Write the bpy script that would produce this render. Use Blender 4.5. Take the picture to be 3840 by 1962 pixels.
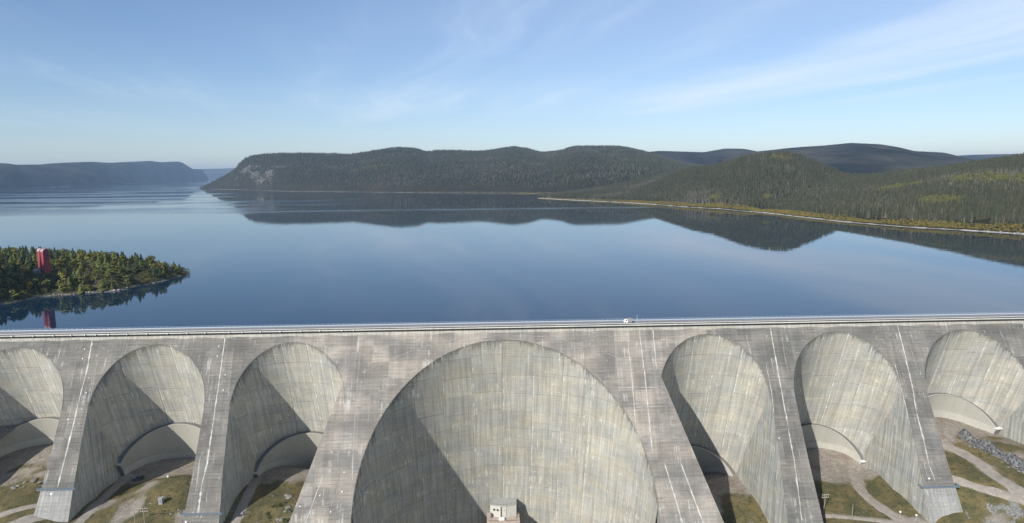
import bpy, bmesh, math, random
import numpy as np
from mathutils import Vector, Matrix, noise as mnoise

for _o in list(bpy.data.objects):
    bpy.data.objects.remove(_o)
S = bpy.context.scene
COL = S.collection
R = math.radians

# ------------------------------------------------------------------ camera
# world: the dam crest runs along X at y=0, z=0; upstream is +Y; metres
cam = bpy.data.cameras.new('camera'); CAM = bpy.data.objects.new('camera', cam); COL.objects.link(CAM)
cx, cy, cz, yaw, pit, roll = -7.412, -386.86, 88.47, 0.0348566, 0.1286508, -0.0098747
F = Vector((math.sin(yaw)*math.cos(pit), math.cos(yaw)*math.cos(pit), -math.sin(pit)))
Rt = Vector((math.cos(yaw), -math.sin(yaw), 0)); U = Rt.cross(F)
R2 = Rt*math.cos(roll)+U*math.sin(roll); U2 = -Rt*math.sin(roll)+U*math.cos(roll)
M = Matrix((R2, U2, -F)).transposed().to_4x4(); M.translation = (cx, cy, cz)
CAM.matrix_world = M
cam.sensor_width = 36; cam.lens = 24; cam.clip_start = 1; cam.clip_end = 120000
S.camera = CAM

# ------------------------------------------------------------------ sun, sky, exposure
SUN_AZ, SUN_EL = R(35), R(29)     # azimuth: left of the direction from the dam back to the camera
sv = Vector((-math.sin(SUN_AZ)*math.cos(SUN_EL), -math.cos(SUN_AZ)*math.cos(SUN_EL), math.sin(SUN_EL)))
sl = bpy.data.lights.new('sun', 'SUN'); sl.energy = 4.9; sl.angle = R(0.55); sl.color = (1, .955, .885)
so = bpy.data.objects.new('sun', sl); COL.objects.link(so); so.rotation_euler = sv.to_track_quat('Z', 'Y').to_euler()
W = bpy.data.worlds.new('World'); S.world = W; W.use_nodes = True
S.view_settings.view_transform = 'Standard'; S.view_settings.look = 'None'
S.view_settings.exposure = 0.38; S.view_settings.gamma = 1
S.view_settings.use_curve_mapping = False
S.render.engine = 'CYCLES'
S.cycles.use_denoising = True
S.cycles.max_bounces = 6; S.cycles.diffuse_bounces = 2; S.cycles.volume_bounces = 0

# ------------------------------------------------------------------ node helper
class NT:
    def __init__(s, tree):
        s.t = tree
    def n(s, typ, **kw):
        ins = kw.pop('i', {})
        nd = s.t.nodes.new(typ)
        for k, v in kw.items(): setattr(nd, k, v)
        for k, v in ins.items():
            if isinstance(v, bpy.types.NodeSocket): s.t.links.new(v, nd.inputs[k])
            else: nd.inputs[k].default_value = v
        return nd
    def m(s, op, a, b=None, c=None, clamp=False):
        i = {0: a}
        if b is not None: i[1] = b
        if c is not None: i[2] = c
        return s.n('ShaderNodeMath', operation=op, use_clamp=clamp, i=i).outputs[0]
    def ramp(s, x, lo, hi, a=0., b=1.):
        return s.n('ShaderNodeMapRange', interpolation_type='SMOOTHSTEP', i={0: x, 1: lo, 2: hi, 3: a, 4: b}).outputs[0]
    def mix(s, f, a, b, mode='MIX'):
        nd = s.t.nodes.new('ShaderNodeMix'); nd.data_type = 'RGBA'; nd.blend_type = mode
        for idx, v in ((0, f), (6, a), (7, b)):
            if isinstance(v, bpy.types.NodeSocket): s.t.links.new(v, nd.inputs[idx])
            else: nd.inputs[idx].default_value = (*v, 1) if isinstance(v, tuple) and len(v) == 3 else v
        return nd.outputs[2]
    def noise(s, vec, scale, detail=4., rough=.55, dim='3D'):
        return s.n('ShaderNodeTexNoise', noise_dimensions=dim, i={'Vector': vec, 'Scale': scale, 'Detail': detail, 'Roughness': rough}).outputs[0]
    def vscale(s, v, x, y, z):
        return s.n('ShaderNodeVectorMath', operation='MULTIPLY', i={0: v, 1: (x, y, z)}).outputs[0]

def material(name):
    m = bpy.data.materials.new(name); m.use_nodes = True
    t = m.node_tree; t.nodes.clear(); k = NT(t)
    out = k.n('ShaderNodeOutputMaterial'); b = k.n('ShaderNodeBsdfPrincipled')
    t.links.new(b.outputs[0], out.inputs[0])
    b.inputs['Specular IOR Level'].default_value = .25
    return m, k, b

def link(k, a, b): k.t.links.new(a, b)

# sky with thin cirrus
k = NT(W.node_tree); W.node_tree.nodes.clear()
wo = k.n('ShaderNodeOutputWorld'); bg = k.n('ShaderNodeBackground', i={'Strength': .09}); link(k, bg.outputs[0], wo.inputs[0])
sky = k.n('ShaderNodeTexSky', sky_type='NISHITA', sun_disc=False, sun_elevation=SUN_EL, sun_rotation=R(215), altitude=400, air_density=1.0, dust_density=.0, ozone_density=4.0)
geo = k.n('ShaderNodeNewGeometry')
dirv = k.vscale(geo.outputs['Incoming'], -1, -1, -1)
sx = k.n('ShaderNodeSeparateXYZ', i={0: dirv})
zc = k.m('MAXIMUM', sx.outputs[2], .03)
px = k.m('DIVIDE', sx.outputs[0], zc); py = k.m('DIVIDE', sx.outputs[1], zc)
# rotate so that streaks run along one direction of the cloud sheet
A = R(103)
q1 = k.m('ADD', k.m('MULTIPLY', px, math.cos(A)), k.m('MULTIPLY', py, math.sin(A)))
q2 = k.m('SUBTRACT', k.m('MULTIPLY', py, math.cos(A)), k.m('MULTIPLY', px, math.sin(A)))
pv = k.n('ShaderNodeCombineXYZ', i={0: q1, 1: q2, 2: 0.0}).outputs[0]
wz = k.noise(k.vscale(pv, .25, .25, 1), 1.0, 3)
pvw = k.n('ShaderNodeVectorMath', operation='ADD', i={0: pv, 1: k.n('ShaderNodeCombineXYZ', i={0: 0., 1: k.m('MULTIPLY', wz, 1.2), 2: 0.}).outputs[0]}).outputs[0]
st = k.noise(k.vscale(pvw, .12, 1.1, 1), 1.0, 7, .6)
st2 = k.noise(k.vscale(pv, .10, .28, 1), 1.3, 4, .5)
cl = k.m('MULTIPLY', k.ramp(st, .42, .78), k.ramp(st2, .36, .68))
veil = k.ramp(k.noise(k.vscale(pv, .08, .12, 1), 1.0, 3), .35, .75)
band = k.m('SUBTRACT', 1.0, k.m('ABSOLUTE', k.m('DIVIDE', k.m('ADD', k.m('ADD', q2, 5.0), k.m('MULTIPLY', k.m('SUBTRACT', wz, .5), 2.4)), 1.6)), clamp=True)
band = k.m('MULTIPLY', k.m('MULTIPLY', k.m('POWER', band, 1.0), k.ramp(q1, 12.5, 9.0)), k.m('ADD', .35, k.m('MULTIPLY', k.ramp(st, .3, .7), .65)))
cloud = k.m('ADD', k.m('ADD', k.m('MULTIPLY', cl, .46), k.m('MULTIPLY', band, .66)), k.m('MULTIPLY', veil, .26), clamp=True)
fade = k.ramp(sx.outputs[2], .02, .12)
cloud = k.m('MULTIPLY', cloud, fade)
skyt = k.mix(1.0, sky.outputs[0], (1.015, .98, 1.03), 'MULTIPLY')
skyc = k.mix(cloud, skyt, (7.6, 8.5, 9.6))
link(k, skyc, bg.inputs[0])

# ------------------------------------------------------------------ mesh helpers
def new_obj(name, me, parent=None, mats=(), smooth=False):
    o = bpy.data.objects.new(name, me); COL.objects.link(o)
    if parent: o.parent = parent
    for m in mats:
        me.materials.append(m)
    if smooth:
        me.polygons.foreach_set('use_smooth', [True]*len(me.polygons))
    return o

def mesh(name, v, f, uv=None, uv2=None, fm=None):
    me = bpy.data.meshes.new(name); me.from_pydata([tuple(map(float, p)) for p in v], [], f)
    if uv is not None:
        L = me.uv_layers.new(name='uv'); li = np.zeros(len(me.loops), int); me.loops.foreach_get('vertex_index', li)
        L.data.foreach_set('uv', np.asarray(uv, float)[li].ravel())
    if uv2 is not None:
        L = me.uv_layers.new(name='uv2'); li = np.zeros(len(me.loops), int); me.loops.foreach_get('vertex_index', li)
        L.data.foreach_set('uv', np.asarray(uv2, float)[li].ravel())
    if fm is not None: me.polygons.foreach_set('material_index', fm)
    me.update(); return me

def empty(name, label, cat, loc=(0, 0, 0), group=None, rz=0):
    o = bpy.data.objects.new(name, None); COL.objects.link(o); o.location = loc; o.rotation_euler = (0, 0, rz)
    o.empty_display_size = .1
    o['label'] = label; o['category'] = cat
    if group: o['group'] = group
    return o

def struct(o):
    o['kind'] = 'structure'; return o

class MB:
    """collects simple solids into one mesh"""
    def __init__(s): s.v = []; s.f = []
    def box(s, x0, x1, y0, y1, z0, z1):
        b = len(s.v)
        s.v += [(x0,y0,z0),(x1,y0,z0),(x1,y1,z0),(x0,y1,z0),(x0,y0,z1),(x1,y0,z1),(x1,y1,z1),(x0,y1,z1)]
        s.f += [tuple(b+i for i in q) for q in ((3,2,1,0),(4,5,6,7),(0,1,5,4),(1,2,6,5),(2,3,7,6),(3,0,4,7))]; return s
    def obox(s, p, ax, ay, az):
        """box from corner p with edge vectors"""
        b = len(s.v); p = Vector(p); ax, ay, az = Vector(ax), Vector(ay), Vector(az)
        s.v += [tuple(q) for q in (p, p+ax, p+ax+ay, p+ay, p+az, p+ax+az, p+ax+ay+az, p+ay+az)]
        s.f += [tuple(b+i for i in q) for q in ((3,2,1,0),(4,5,6,7),(0,1,5,4),(1,2,6,5),(2,3,7,6),(3,0,4,7))]; return s
    def rod(s, a, b, r0, r1=None, n=6):
        r1 = r0 if r1 is None else r1
        a, b = Vector(a), Vector(b); d = (b-a).normalized()
        u = d.orthogonal().normalized(); w = d.cross(u); k0 = len(s.v)
        for p, r in ((a, r0), (b, r1)):
            for i in range(n):
                t = 2*math.pi*i/n; s.v.append(tuple(p+u*r*math.cos(t)+w*r*math.sin(t)))
        for i in range(n):
            j = (i+1) % n; s.f.append((k0+i, k0+j, k0+n+j, k0+n+i))
        s.f.append(tuple(k0+n+i for i in range(n))); s.f.append(tuple(k0+n-1-i for i in range(n))); return s
    def ball(s, c, r, sz=1., seg=8, rings=5):
        k0 = len(s.v); c = Vector(c)
        for i in range(rings+1):
            th = math.pi*i/rings
            for j in range(seg):
                ph = 2*math.pi*j/seg
                s.v.append((c.x+r*math.sin(th)*math.cos(ph), c.y+r*math.sin(th)*math.sin(ph), c.z+r*sz*math.cos(th)))
        for i in range(rings):
            for j in range(seg):
                j2 = (j+1) % seg
                s.f.append((k0+i*seg+j, k0+(i+1)*seg+j, k0+(i+1)*seg+j2, k0+i*seg+j2))
        return s
    def prism(s, poly, z0, z1):
        k0 = len(s.v); n = len(poly)
        s.v += [(x, y, z0) for x, y in poly]+[(x, y, z1) for x, y in poly]
        for i in range(n):
            j = (i+1) % n; s.f.append((k0+i, k0+j, k0+n+j, k0+n+i))
        s.f.append(tuple(k0+n+i for i in range(n))); s.f.append(tuple(k0+n-1-i for i in range(n))); return s
    def build(s, name, mat, parent=None, smooth=False, flip=False):
        me = mesh(name, s.v, s.f)
        return new_obj(name, me, parent, (mat,), smooth)

def fbm(x, y, sc, oct=4, seed=0.):
    """vectorised value-noise fbm, about -1..1"""
    x = np.asarray(x, float)/sc+seed*17.3; y = np.asarray(y, float)/sc+seed*9.1
    out = 0; amp = 1; tot = 0
    for o in range(oct):
        xi = np.floor(x).astype(np.int64); yi = np.floor(y).astype(np.int64); fx = x-xi; fy = y-yi
        fx = fx*fx*(3-2*fx); fy = fy*fy*(3-2*fy)
        def h(a, b):
            n = (a*374761393+b*668265263+o*1442695041) & 0x7fffffff
            n = ((n ^ (n >> 13))*1274126177) & 0x7fffffff
            return ((n ^ (n >> 16)) & 0xffff)/32767.5-1
        v = (h(xi, yi)*(1-fx)+h(xi+1, yi)*fx)*(1-fy)+(h(xi, yi+1)*(1-fx)+h(xi+1, yi+1)*fx)*fy
        out = out+amp*v; tot += amp; amp *= .5; x = x*2.03+5.1; y = y*2.03+3.7
    return out/tot

def grid_faces(nr, nc):
    return [(i*nc+j, i*nc+j+1, (i+1)*nc+j+1, (i+1)*nc+j) for i in range(nr-1) for j in range(nc-1)]

# ------------------------------------------------------------------ materials
def concrete(name, base, warm, streak=.35, white=.5, lift=1.9, dark_edge=0., objvar=.12, white_col=(.62, .62, .58), line=.35, blotch=.3, cu=15.2, cv=3.8, cell=.13, band=.42):
    m, k, b = material(name)
    uv = k.n('ShaderNodeUVMap', uv_map='uv').outputs[0]
    sp = k.n('ShaderNodeSeparateXYZ', i={0: uv}); u, v = sp.outputs[0], sp.outputs[1]
    oi = k.n('ShaderNodeObjectInfo')
    off = k.m('MULTIPLY', oi.outputs['Random'], 37.0)
    uvo = uv
    # per lift tint
    lid = k.m('FLOOR', k.m('DIVIDE', v, cv)); cid = k.m('FLOOR', k.m('DIVIDE', u, cu))
    wn = k.n('ShaderNodeTexWhiteNoise', noise_dimensions='3D', i={0: k.n('ShaderNodeCombineXYZ', i={0: lid, 1: cid, 2: off}).outputs[0]}).outputs[0]
    f1 = k.noise(k.vscale(uvo, .55, .022, 1), 1.0, 5, .62)          # drip streaks
    f2 = k.noise(k.vscale(uvo, .05, .05, 1), 1.0, 4, .6)            # blotches
    f3 = k.noise(k.vscale(uvo, .9, 2.4, 1), 1.0, 4, .7)             # grain
    f4 = k.noise(k.vscale(uvo, .07, .9, 1), 1.0, 4, .65)            # horizontal bands
    f1b = k.noise(k.vscale(uvo, 1.5, .03, 1), 1.0, 3, .6)
    lum = k.m('ADD', k.m('MULTIPLY', k.m('SUBTRACT', k.ramp(f1, .28, .72), .5), streak*.95), 1.0)
    lum = k.m('MULTIPLY', lum, k.m('ADD', k.m('MULTIPLY', k.m('SUBTRACT', k.ramp(f1b, .3, .7), .5), streak*.55), 1.0))
    lum = k.m('MULTIPLY', lum, k.m('ADD', k.m('MULTIPLY', k.m('SUBTRACT', f2, .5), blotch*1.6), 1.0))
    lum = k.m('MULTIPLY', lum, k.m('ADD', k.m('MULTIPLY', k.m('SUBTRACT', f4, .5), band), 1.0))
    lum = k.m('MULTIPLY', lum, k.m('ADD', k.m('MULTIPLY', k.m('SUBTRACT', f3, .5), .5), 1.0))
    lum = k.m('MULTIPLY', lum, k.m('ADD', k.m('MULTIPLY', k.m('SUBTRACT', wn, .5), cell), 1.0))
    lum = k.m('MULTIPLY', lum, k.m('ADD', k.m('MULTIPLY', k.m('SUBTRACT', oi.outputs['Random'], .5), objvar), 1.0))
    # lift lines
    vw = k.m('ADD', v, k.m('MULTIPLY', k.noise(k.vscale(uv, .3, .3, 1), 1.0, 2), .25))
    fr = k.m('FRACT', k.m('DIVIDE', vw, lift))
    ln = k.m('MULTIPLY', k.ramp(k.m('ABSOLUTE', k.m('SUBTRACT', fr, .5)), .0, .13, 1., 0.), k.ramp(k.noise(k.vscale(uv, .16, .55, 1), 1.0, 3), .38, .66))
    lum = k.m('MULTIPLY', lum, k.m('SUBTRACT', 1.0, k.m('MULTIPLY', ln, line)))
    tint = k.ramp(k.noise(k.vscale(uvo, .035, .06, 1), 1.3, 3), .35, .68)
    col = k.mix(tint, base, warm)
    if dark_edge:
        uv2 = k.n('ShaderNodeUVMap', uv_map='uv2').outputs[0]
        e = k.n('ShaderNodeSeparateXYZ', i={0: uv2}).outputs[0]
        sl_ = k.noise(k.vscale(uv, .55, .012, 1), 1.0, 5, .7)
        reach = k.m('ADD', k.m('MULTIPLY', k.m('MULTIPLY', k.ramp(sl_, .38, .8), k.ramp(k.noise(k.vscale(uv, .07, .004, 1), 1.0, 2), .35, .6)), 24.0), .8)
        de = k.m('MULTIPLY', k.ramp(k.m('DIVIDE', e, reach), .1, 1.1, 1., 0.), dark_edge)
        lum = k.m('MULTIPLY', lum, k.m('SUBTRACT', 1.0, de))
    colm = k.n('ShaderNodeVectorMath', operation='SCALE', i={0: col, 'Scale': lum}).outputs[0]
    # leached lime
    jl = 0.0
    if dark_edge:
        e2 = k.n('ShaderNodeSeparateXYZ', i={0: uv2}).outputs[1]
        wdt = k.m('MULTIPLY', k.ramp(k.noise(k.vscale(uv, .02, .16, 1), 1.0, 4, .7), .40, .72), k.m('MULTIPLY', k.ramp(oi.outputs['Random'], .15, .5), .95))
        jl = k.m('MULTIPLY', k.ramp(k.m('SUBTRACT', e2, wdt), .0, .15, 1., 0.), white)
    w1 = k.noise(k.vscale(uvo, .8, .035, 1), 1.0, 4, .55); w2 = k.noise(k.vscale(uvo, .06, .09, 1), 1.7, 3, .6)
    wm = k.m('MULTIPLY', k.m('MULTIPLY', k.ramp(w1, .55, .64), k.ramp(w2, .48, .64)), white)
    h1 = k.noise(k.vscale(uvo, .22, 1.6, 1), 1.0, 3, .5)
    hm = k.m('MULTIPLY', k.m('MULTIPLY', k.ramp(h1, .62, .68), k.ramp(w2, .46, .60)), white*.8)
    fin = k.mix(k.m('MAXIMUM', k.m('MAXIMUM', wm, hm), jl), colm, white_col)
    link(k, fin, b.inputs['Base Color']); b.inputs['Roughness'].default_value = .9
    bp = k.n('ShaderNodeBump', i={'Strength': .35, 'Distance': .12, 'Height': k.m('SUBTRACT', f3, k.m('MULTIPLY', ln, .6))})
    link(k, bp.outputs[0], b.inputs['Normal'])
    return m

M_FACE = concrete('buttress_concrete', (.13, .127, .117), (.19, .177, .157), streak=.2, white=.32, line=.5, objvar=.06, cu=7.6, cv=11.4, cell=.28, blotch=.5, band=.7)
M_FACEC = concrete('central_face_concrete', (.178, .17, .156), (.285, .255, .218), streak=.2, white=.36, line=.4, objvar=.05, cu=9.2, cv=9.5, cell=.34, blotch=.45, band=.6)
M_FOOT = concrete('footing_concrete', (.25, .25, .24), (.28, .275, .255), streak=.4, white=.4, line=.2)
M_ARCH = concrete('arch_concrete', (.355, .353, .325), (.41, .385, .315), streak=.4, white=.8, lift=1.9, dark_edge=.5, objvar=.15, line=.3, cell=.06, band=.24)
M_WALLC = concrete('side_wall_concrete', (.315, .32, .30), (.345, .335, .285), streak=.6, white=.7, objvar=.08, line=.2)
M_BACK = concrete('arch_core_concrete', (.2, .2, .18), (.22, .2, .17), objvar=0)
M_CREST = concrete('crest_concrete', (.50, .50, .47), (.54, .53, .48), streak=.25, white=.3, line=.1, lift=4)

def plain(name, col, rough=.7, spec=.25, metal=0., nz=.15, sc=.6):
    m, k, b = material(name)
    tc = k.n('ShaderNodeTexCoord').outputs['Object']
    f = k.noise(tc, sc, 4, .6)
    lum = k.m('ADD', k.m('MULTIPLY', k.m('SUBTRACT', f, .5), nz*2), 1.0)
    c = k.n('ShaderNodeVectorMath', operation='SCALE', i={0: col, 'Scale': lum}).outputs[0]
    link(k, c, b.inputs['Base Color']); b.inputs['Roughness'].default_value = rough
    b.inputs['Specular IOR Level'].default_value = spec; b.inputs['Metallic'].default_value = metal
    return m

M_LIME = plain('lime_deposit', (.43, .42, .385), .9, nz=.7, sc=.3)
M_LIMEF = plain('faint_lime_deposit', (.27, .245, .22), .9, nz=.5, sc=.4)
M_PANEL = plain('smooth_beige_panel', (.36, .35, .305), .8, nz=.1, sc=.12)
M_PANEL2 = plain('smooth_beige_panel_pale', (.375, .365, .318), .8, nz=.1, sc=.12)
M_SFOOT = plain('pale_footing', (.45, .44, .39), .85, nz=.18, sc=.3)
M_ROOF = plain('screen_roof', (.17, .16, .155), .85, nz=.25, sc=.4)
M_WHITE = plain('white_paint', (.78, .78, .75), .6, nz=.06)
M_DARK = plain('shade_and_dark_strip', (.03, .03, .03), .8)
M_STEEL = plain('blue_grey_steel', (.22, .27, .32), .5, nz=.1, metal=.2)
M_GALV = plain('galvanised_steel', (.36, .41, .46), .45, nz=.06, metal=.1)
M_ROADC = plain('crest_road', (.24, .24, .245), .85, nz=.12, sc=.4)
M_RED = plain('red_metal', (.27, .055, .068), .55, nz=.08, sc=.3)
M_PINK = plain('pale_pink_roof', (.36, .28, .29), .6)
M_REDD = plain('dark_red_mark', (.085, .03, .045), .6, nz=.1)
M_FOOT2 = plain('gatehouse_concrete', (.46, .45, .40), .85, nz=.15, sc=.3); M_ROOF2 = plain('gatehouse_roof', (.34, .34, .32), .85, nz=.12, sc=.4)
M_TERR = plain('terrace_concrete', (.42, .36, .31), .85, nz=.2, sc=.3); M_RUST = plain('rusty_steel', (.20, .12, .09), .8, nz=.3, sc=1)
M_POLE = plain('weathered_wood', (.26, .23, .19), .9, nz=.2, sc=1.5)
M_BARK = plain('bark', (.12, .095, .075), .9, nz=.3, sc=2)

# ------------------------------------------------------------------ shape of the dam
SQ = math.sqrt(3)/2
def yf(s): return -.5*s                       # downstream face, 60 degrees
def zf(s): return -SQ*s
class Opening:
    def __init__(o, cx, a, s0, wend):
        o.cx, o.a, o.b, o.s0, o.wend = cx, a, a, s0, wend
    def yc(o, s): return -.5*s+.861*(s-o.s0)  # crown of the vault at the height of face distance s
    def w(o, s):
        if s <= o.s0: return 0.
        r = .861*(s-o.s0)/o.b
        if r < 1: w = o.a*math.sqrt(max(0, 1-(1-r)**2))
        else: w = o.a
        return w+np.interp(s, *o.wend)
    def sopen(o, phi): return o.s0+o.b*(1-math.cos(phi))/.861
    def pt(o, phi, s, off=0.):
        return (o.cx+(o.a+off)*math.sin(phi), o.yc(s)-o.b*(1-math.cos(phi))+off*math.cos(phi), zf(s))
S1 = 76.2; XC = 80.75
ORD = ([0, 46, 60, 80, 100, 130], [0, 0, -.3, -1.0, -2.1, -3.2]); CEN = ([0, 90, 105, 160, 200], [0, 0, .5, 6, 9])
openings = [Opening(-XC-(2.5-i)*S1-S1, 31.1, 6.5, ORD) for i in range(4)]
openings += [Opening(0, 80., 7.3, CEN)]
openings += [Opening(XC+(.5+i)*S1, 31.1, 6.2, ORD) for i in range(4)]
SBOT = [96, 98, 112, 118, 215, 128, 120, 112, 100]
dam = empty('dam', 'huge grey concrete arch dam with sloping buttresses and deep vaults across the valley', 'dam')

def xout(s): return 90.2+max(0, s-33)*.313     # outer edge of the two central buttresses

SROWS = sorted(set([.02, .8, 2, 4, 5.4, 6.2, 6.5, 6.6, 6.8, 7.05, 7.3, 7.4, 7.7, 8.2, 9, 10, 11.5, 13, 15, 17, 19.5, 22, 25, 28, 31, 33, 34, 36, 38.5, 41, 44, 47]+list(range(50, 200, 5))))

def buttress(L, Rr, central=0, s_end=115):
    """face between two openings with its side walls; central -1/+1: the flaring buttresses beside the great arch"""
    v, f, uv, fm = [], [], [], []
    rows = [s for s in SROWS if s <= s_end]
    ncol = 7
    def edges(s):
        xl = L.cx+L.w(s) if L else None; xr = Rr.cx-Rr.w(s) if Rr else None
        if central == -1 and s > 32.9: xl = -xout(s)
        if central == 1 and s > 32.9: xr = xout(s)
        return xl, xr
    for s in rows:
        xl, xr = edges(s)
        for j in range(ncol):
            t = j/(ncol-1); x = xl+(xr-xl)*t
            v.append((x, yf(s), zf(s))); uv.append((x, s))
    for i in range(len(rows)-1):
        for j in range(ncol-1):
            a = i*ncol+j; f.append((a, a+ncol, a+ncol+1, a+1)); fm.append(0)
    # side walls run upstream till they are inside the vault surface
    for side, op in ((0, L), (1, Rr)):
        base = len(v); rr = [s for s in rows if s > op.s0+.05]
        ny = 5
        for s in rr:
            x = edges(s)[side]; q = min(.999, abs(x-op.cx)/op.a)
            yv = op.yc(s)-op.b*(1-math.sqrt(1-q*q))+2.5
            y0 = yf(s); yv = max(yv, y0+.3)
            for j in range(ny):
                y = y0+(yv-y0)*j/(ny-1); v.append((x, y, zf(s))); uv.append((y*1.0+side*50, s))
        for i in range(len(rr)-1):
            for j in range(ny-1):
                a = base+i*ny+j
                f.append((a, a+1, a+ny+1, a+ny) if side == 1 else (a, a+ny, a+ny+1, a+1)); fm.append(1)
    me = mesh('buttress', v, f, uv, None, fm)
    return new_obj('buttress', me, dam, (M_FACEC if central else M_FACE, M_WALLC))

butt = []
for i in range(8):
    central = -1 if i == 3 else (1 if i == 4 else 0)
    b = buttress(openings[i], openings[i+1], central, [98, 100, 106, 140, 140, 135, 125, 105][i])
    butt.append(b)
# top strip of face over each vault crown needs nothing: neighbouring buttresses meet there

def arch_part(op, sbot, ncols, lifts, phimax, name='arch'):
    # core surface behind the blocks
    v, f, uv = [], [], []
    nphi, ns = 49, 22
    for i in range(ns):
        for j in range(nphi):
            ph = (j/(nphi-1)*2-1)*R(89.5); so_ = op.sopen(ph)-.3
            s = so_+(sbot-so_)*(i/(ns-1)) if sbot > so_ else so_+i*.01
            v.append(op.pt(ph, s, .25)); uv.append((op.a*ph, s))
    f = [(a, d, c, b) for a, b, c, d in grid_faces(ns, nphi)]
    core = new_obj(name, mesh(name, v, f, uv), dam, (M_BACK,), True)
    rnd = random.Random(int(op.cx*10))
    step = 2*phimax/ncols
    for c in range(-1, ncols+1):
        p0 = -phimax+c*step; p1 = p0+step
        if c == -1: p0 = -R(89)
        if c == ncols: p1 = R(89)
        g = .09/op.a; p0 += g; p1 -= g
        jit = rnd.uniform(-.25, .25)
        for r in range(len(lifts)-1):
            dl = (lifts[1]-lifts[0])*jit
            t0 = lifts[r]+(dl if r > 0 else 0)+.08; t1 = lifts[r+1]+(dl if r+1 < len(lifts)-1 else 0)-.08
            nph, nss = (6 if op.a > 50 else 5), 3
            proud = rnd.uniform(-.06, .06)
            if max(t1-op.sopen(p0+(p1-p0)*j/nph) for j in range(nph+1)) < .3: continue
            vv, uu, u2 = [], [], []
            for i in range(nss+1):
                for j in range(nph+1):
                    ph = p0+(p1-p0)*j/nph; so_ = op.sopen(ph)
                    a0 = max(t0, so_); s = a0+(t1-a0)*i/nss if t1 > a0 else a0+.004*i
                    vv.append(op.pt(ph, s, proud)); uu.append((op.a*ph, s)); u2.append((s-so_, op.a*(ph-p0)))
            ff = [(a, d, cc, b) for a, b, cc, d in grid_faces(nss+1, nph+1)]
            # edges returned to the core so each block has thickness
            n0 = len(vv); rim = [j for j in range(nph+1)]+[i*(nph+1)+nph for i in range(1, nss+1)]+[nss*(nph+1)+j for j in range(nph-1, -1, -1)]+[i*(nph+1) for i in range(nss-1, 0, -1)]
            for q in rim:
                i, j = divmod(q, nph+1); ph = p0+(p1-p0)*j/nph; so_ = op.sopen(ph); a0 = max(t0, so_)
                s = a0+(t1-a0)*i/nss if t1 > a0 else a0+.004*i
                vv.append(op.pt(ph, s, .3)); uu.append((op.a*ph, s)); u2.append((s-so_, 0))
            n1 = len(vv)
            for q in rim: vv.append(vv[q]); uu.append(uu[q]); u2.append(u2[q])
            for q in range(len(rim)):
                q2_ = (q+1) % len(rim); ff.append((n1+q, n1+q2_, n0+q2_, n0+q))
            new_obj('concrete_block', mesh('concrete_block', vv, ff, uu, u2), core, (M_ARCH,), False)
            me = COL.objects[-1].data
            sm = [p.index < nss*nph for p in me.polygons]; me.polygons.foreach_set('use_smooth', sm)
    return core

for i, op in enumerate(openings):
    if i == 4:
        arch_part(op, SBOT[i], 12, [7, 18, 33, 48, 63, 78, 95, 113, 132, 155, 215], R(78))
    elif i in (0, 8):
        arch_part(op, SBOT[i], 3, [6, 40, SBOT[i]], R(66))
    else:
        arch_part(op, SBOT[i], 5, [6, 22, 38, 54, 70, 88, SBOT[i]] if i in (3, 5) else [6, 24, 42, 60, 80, SBOT[i]], R(66))

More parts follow.
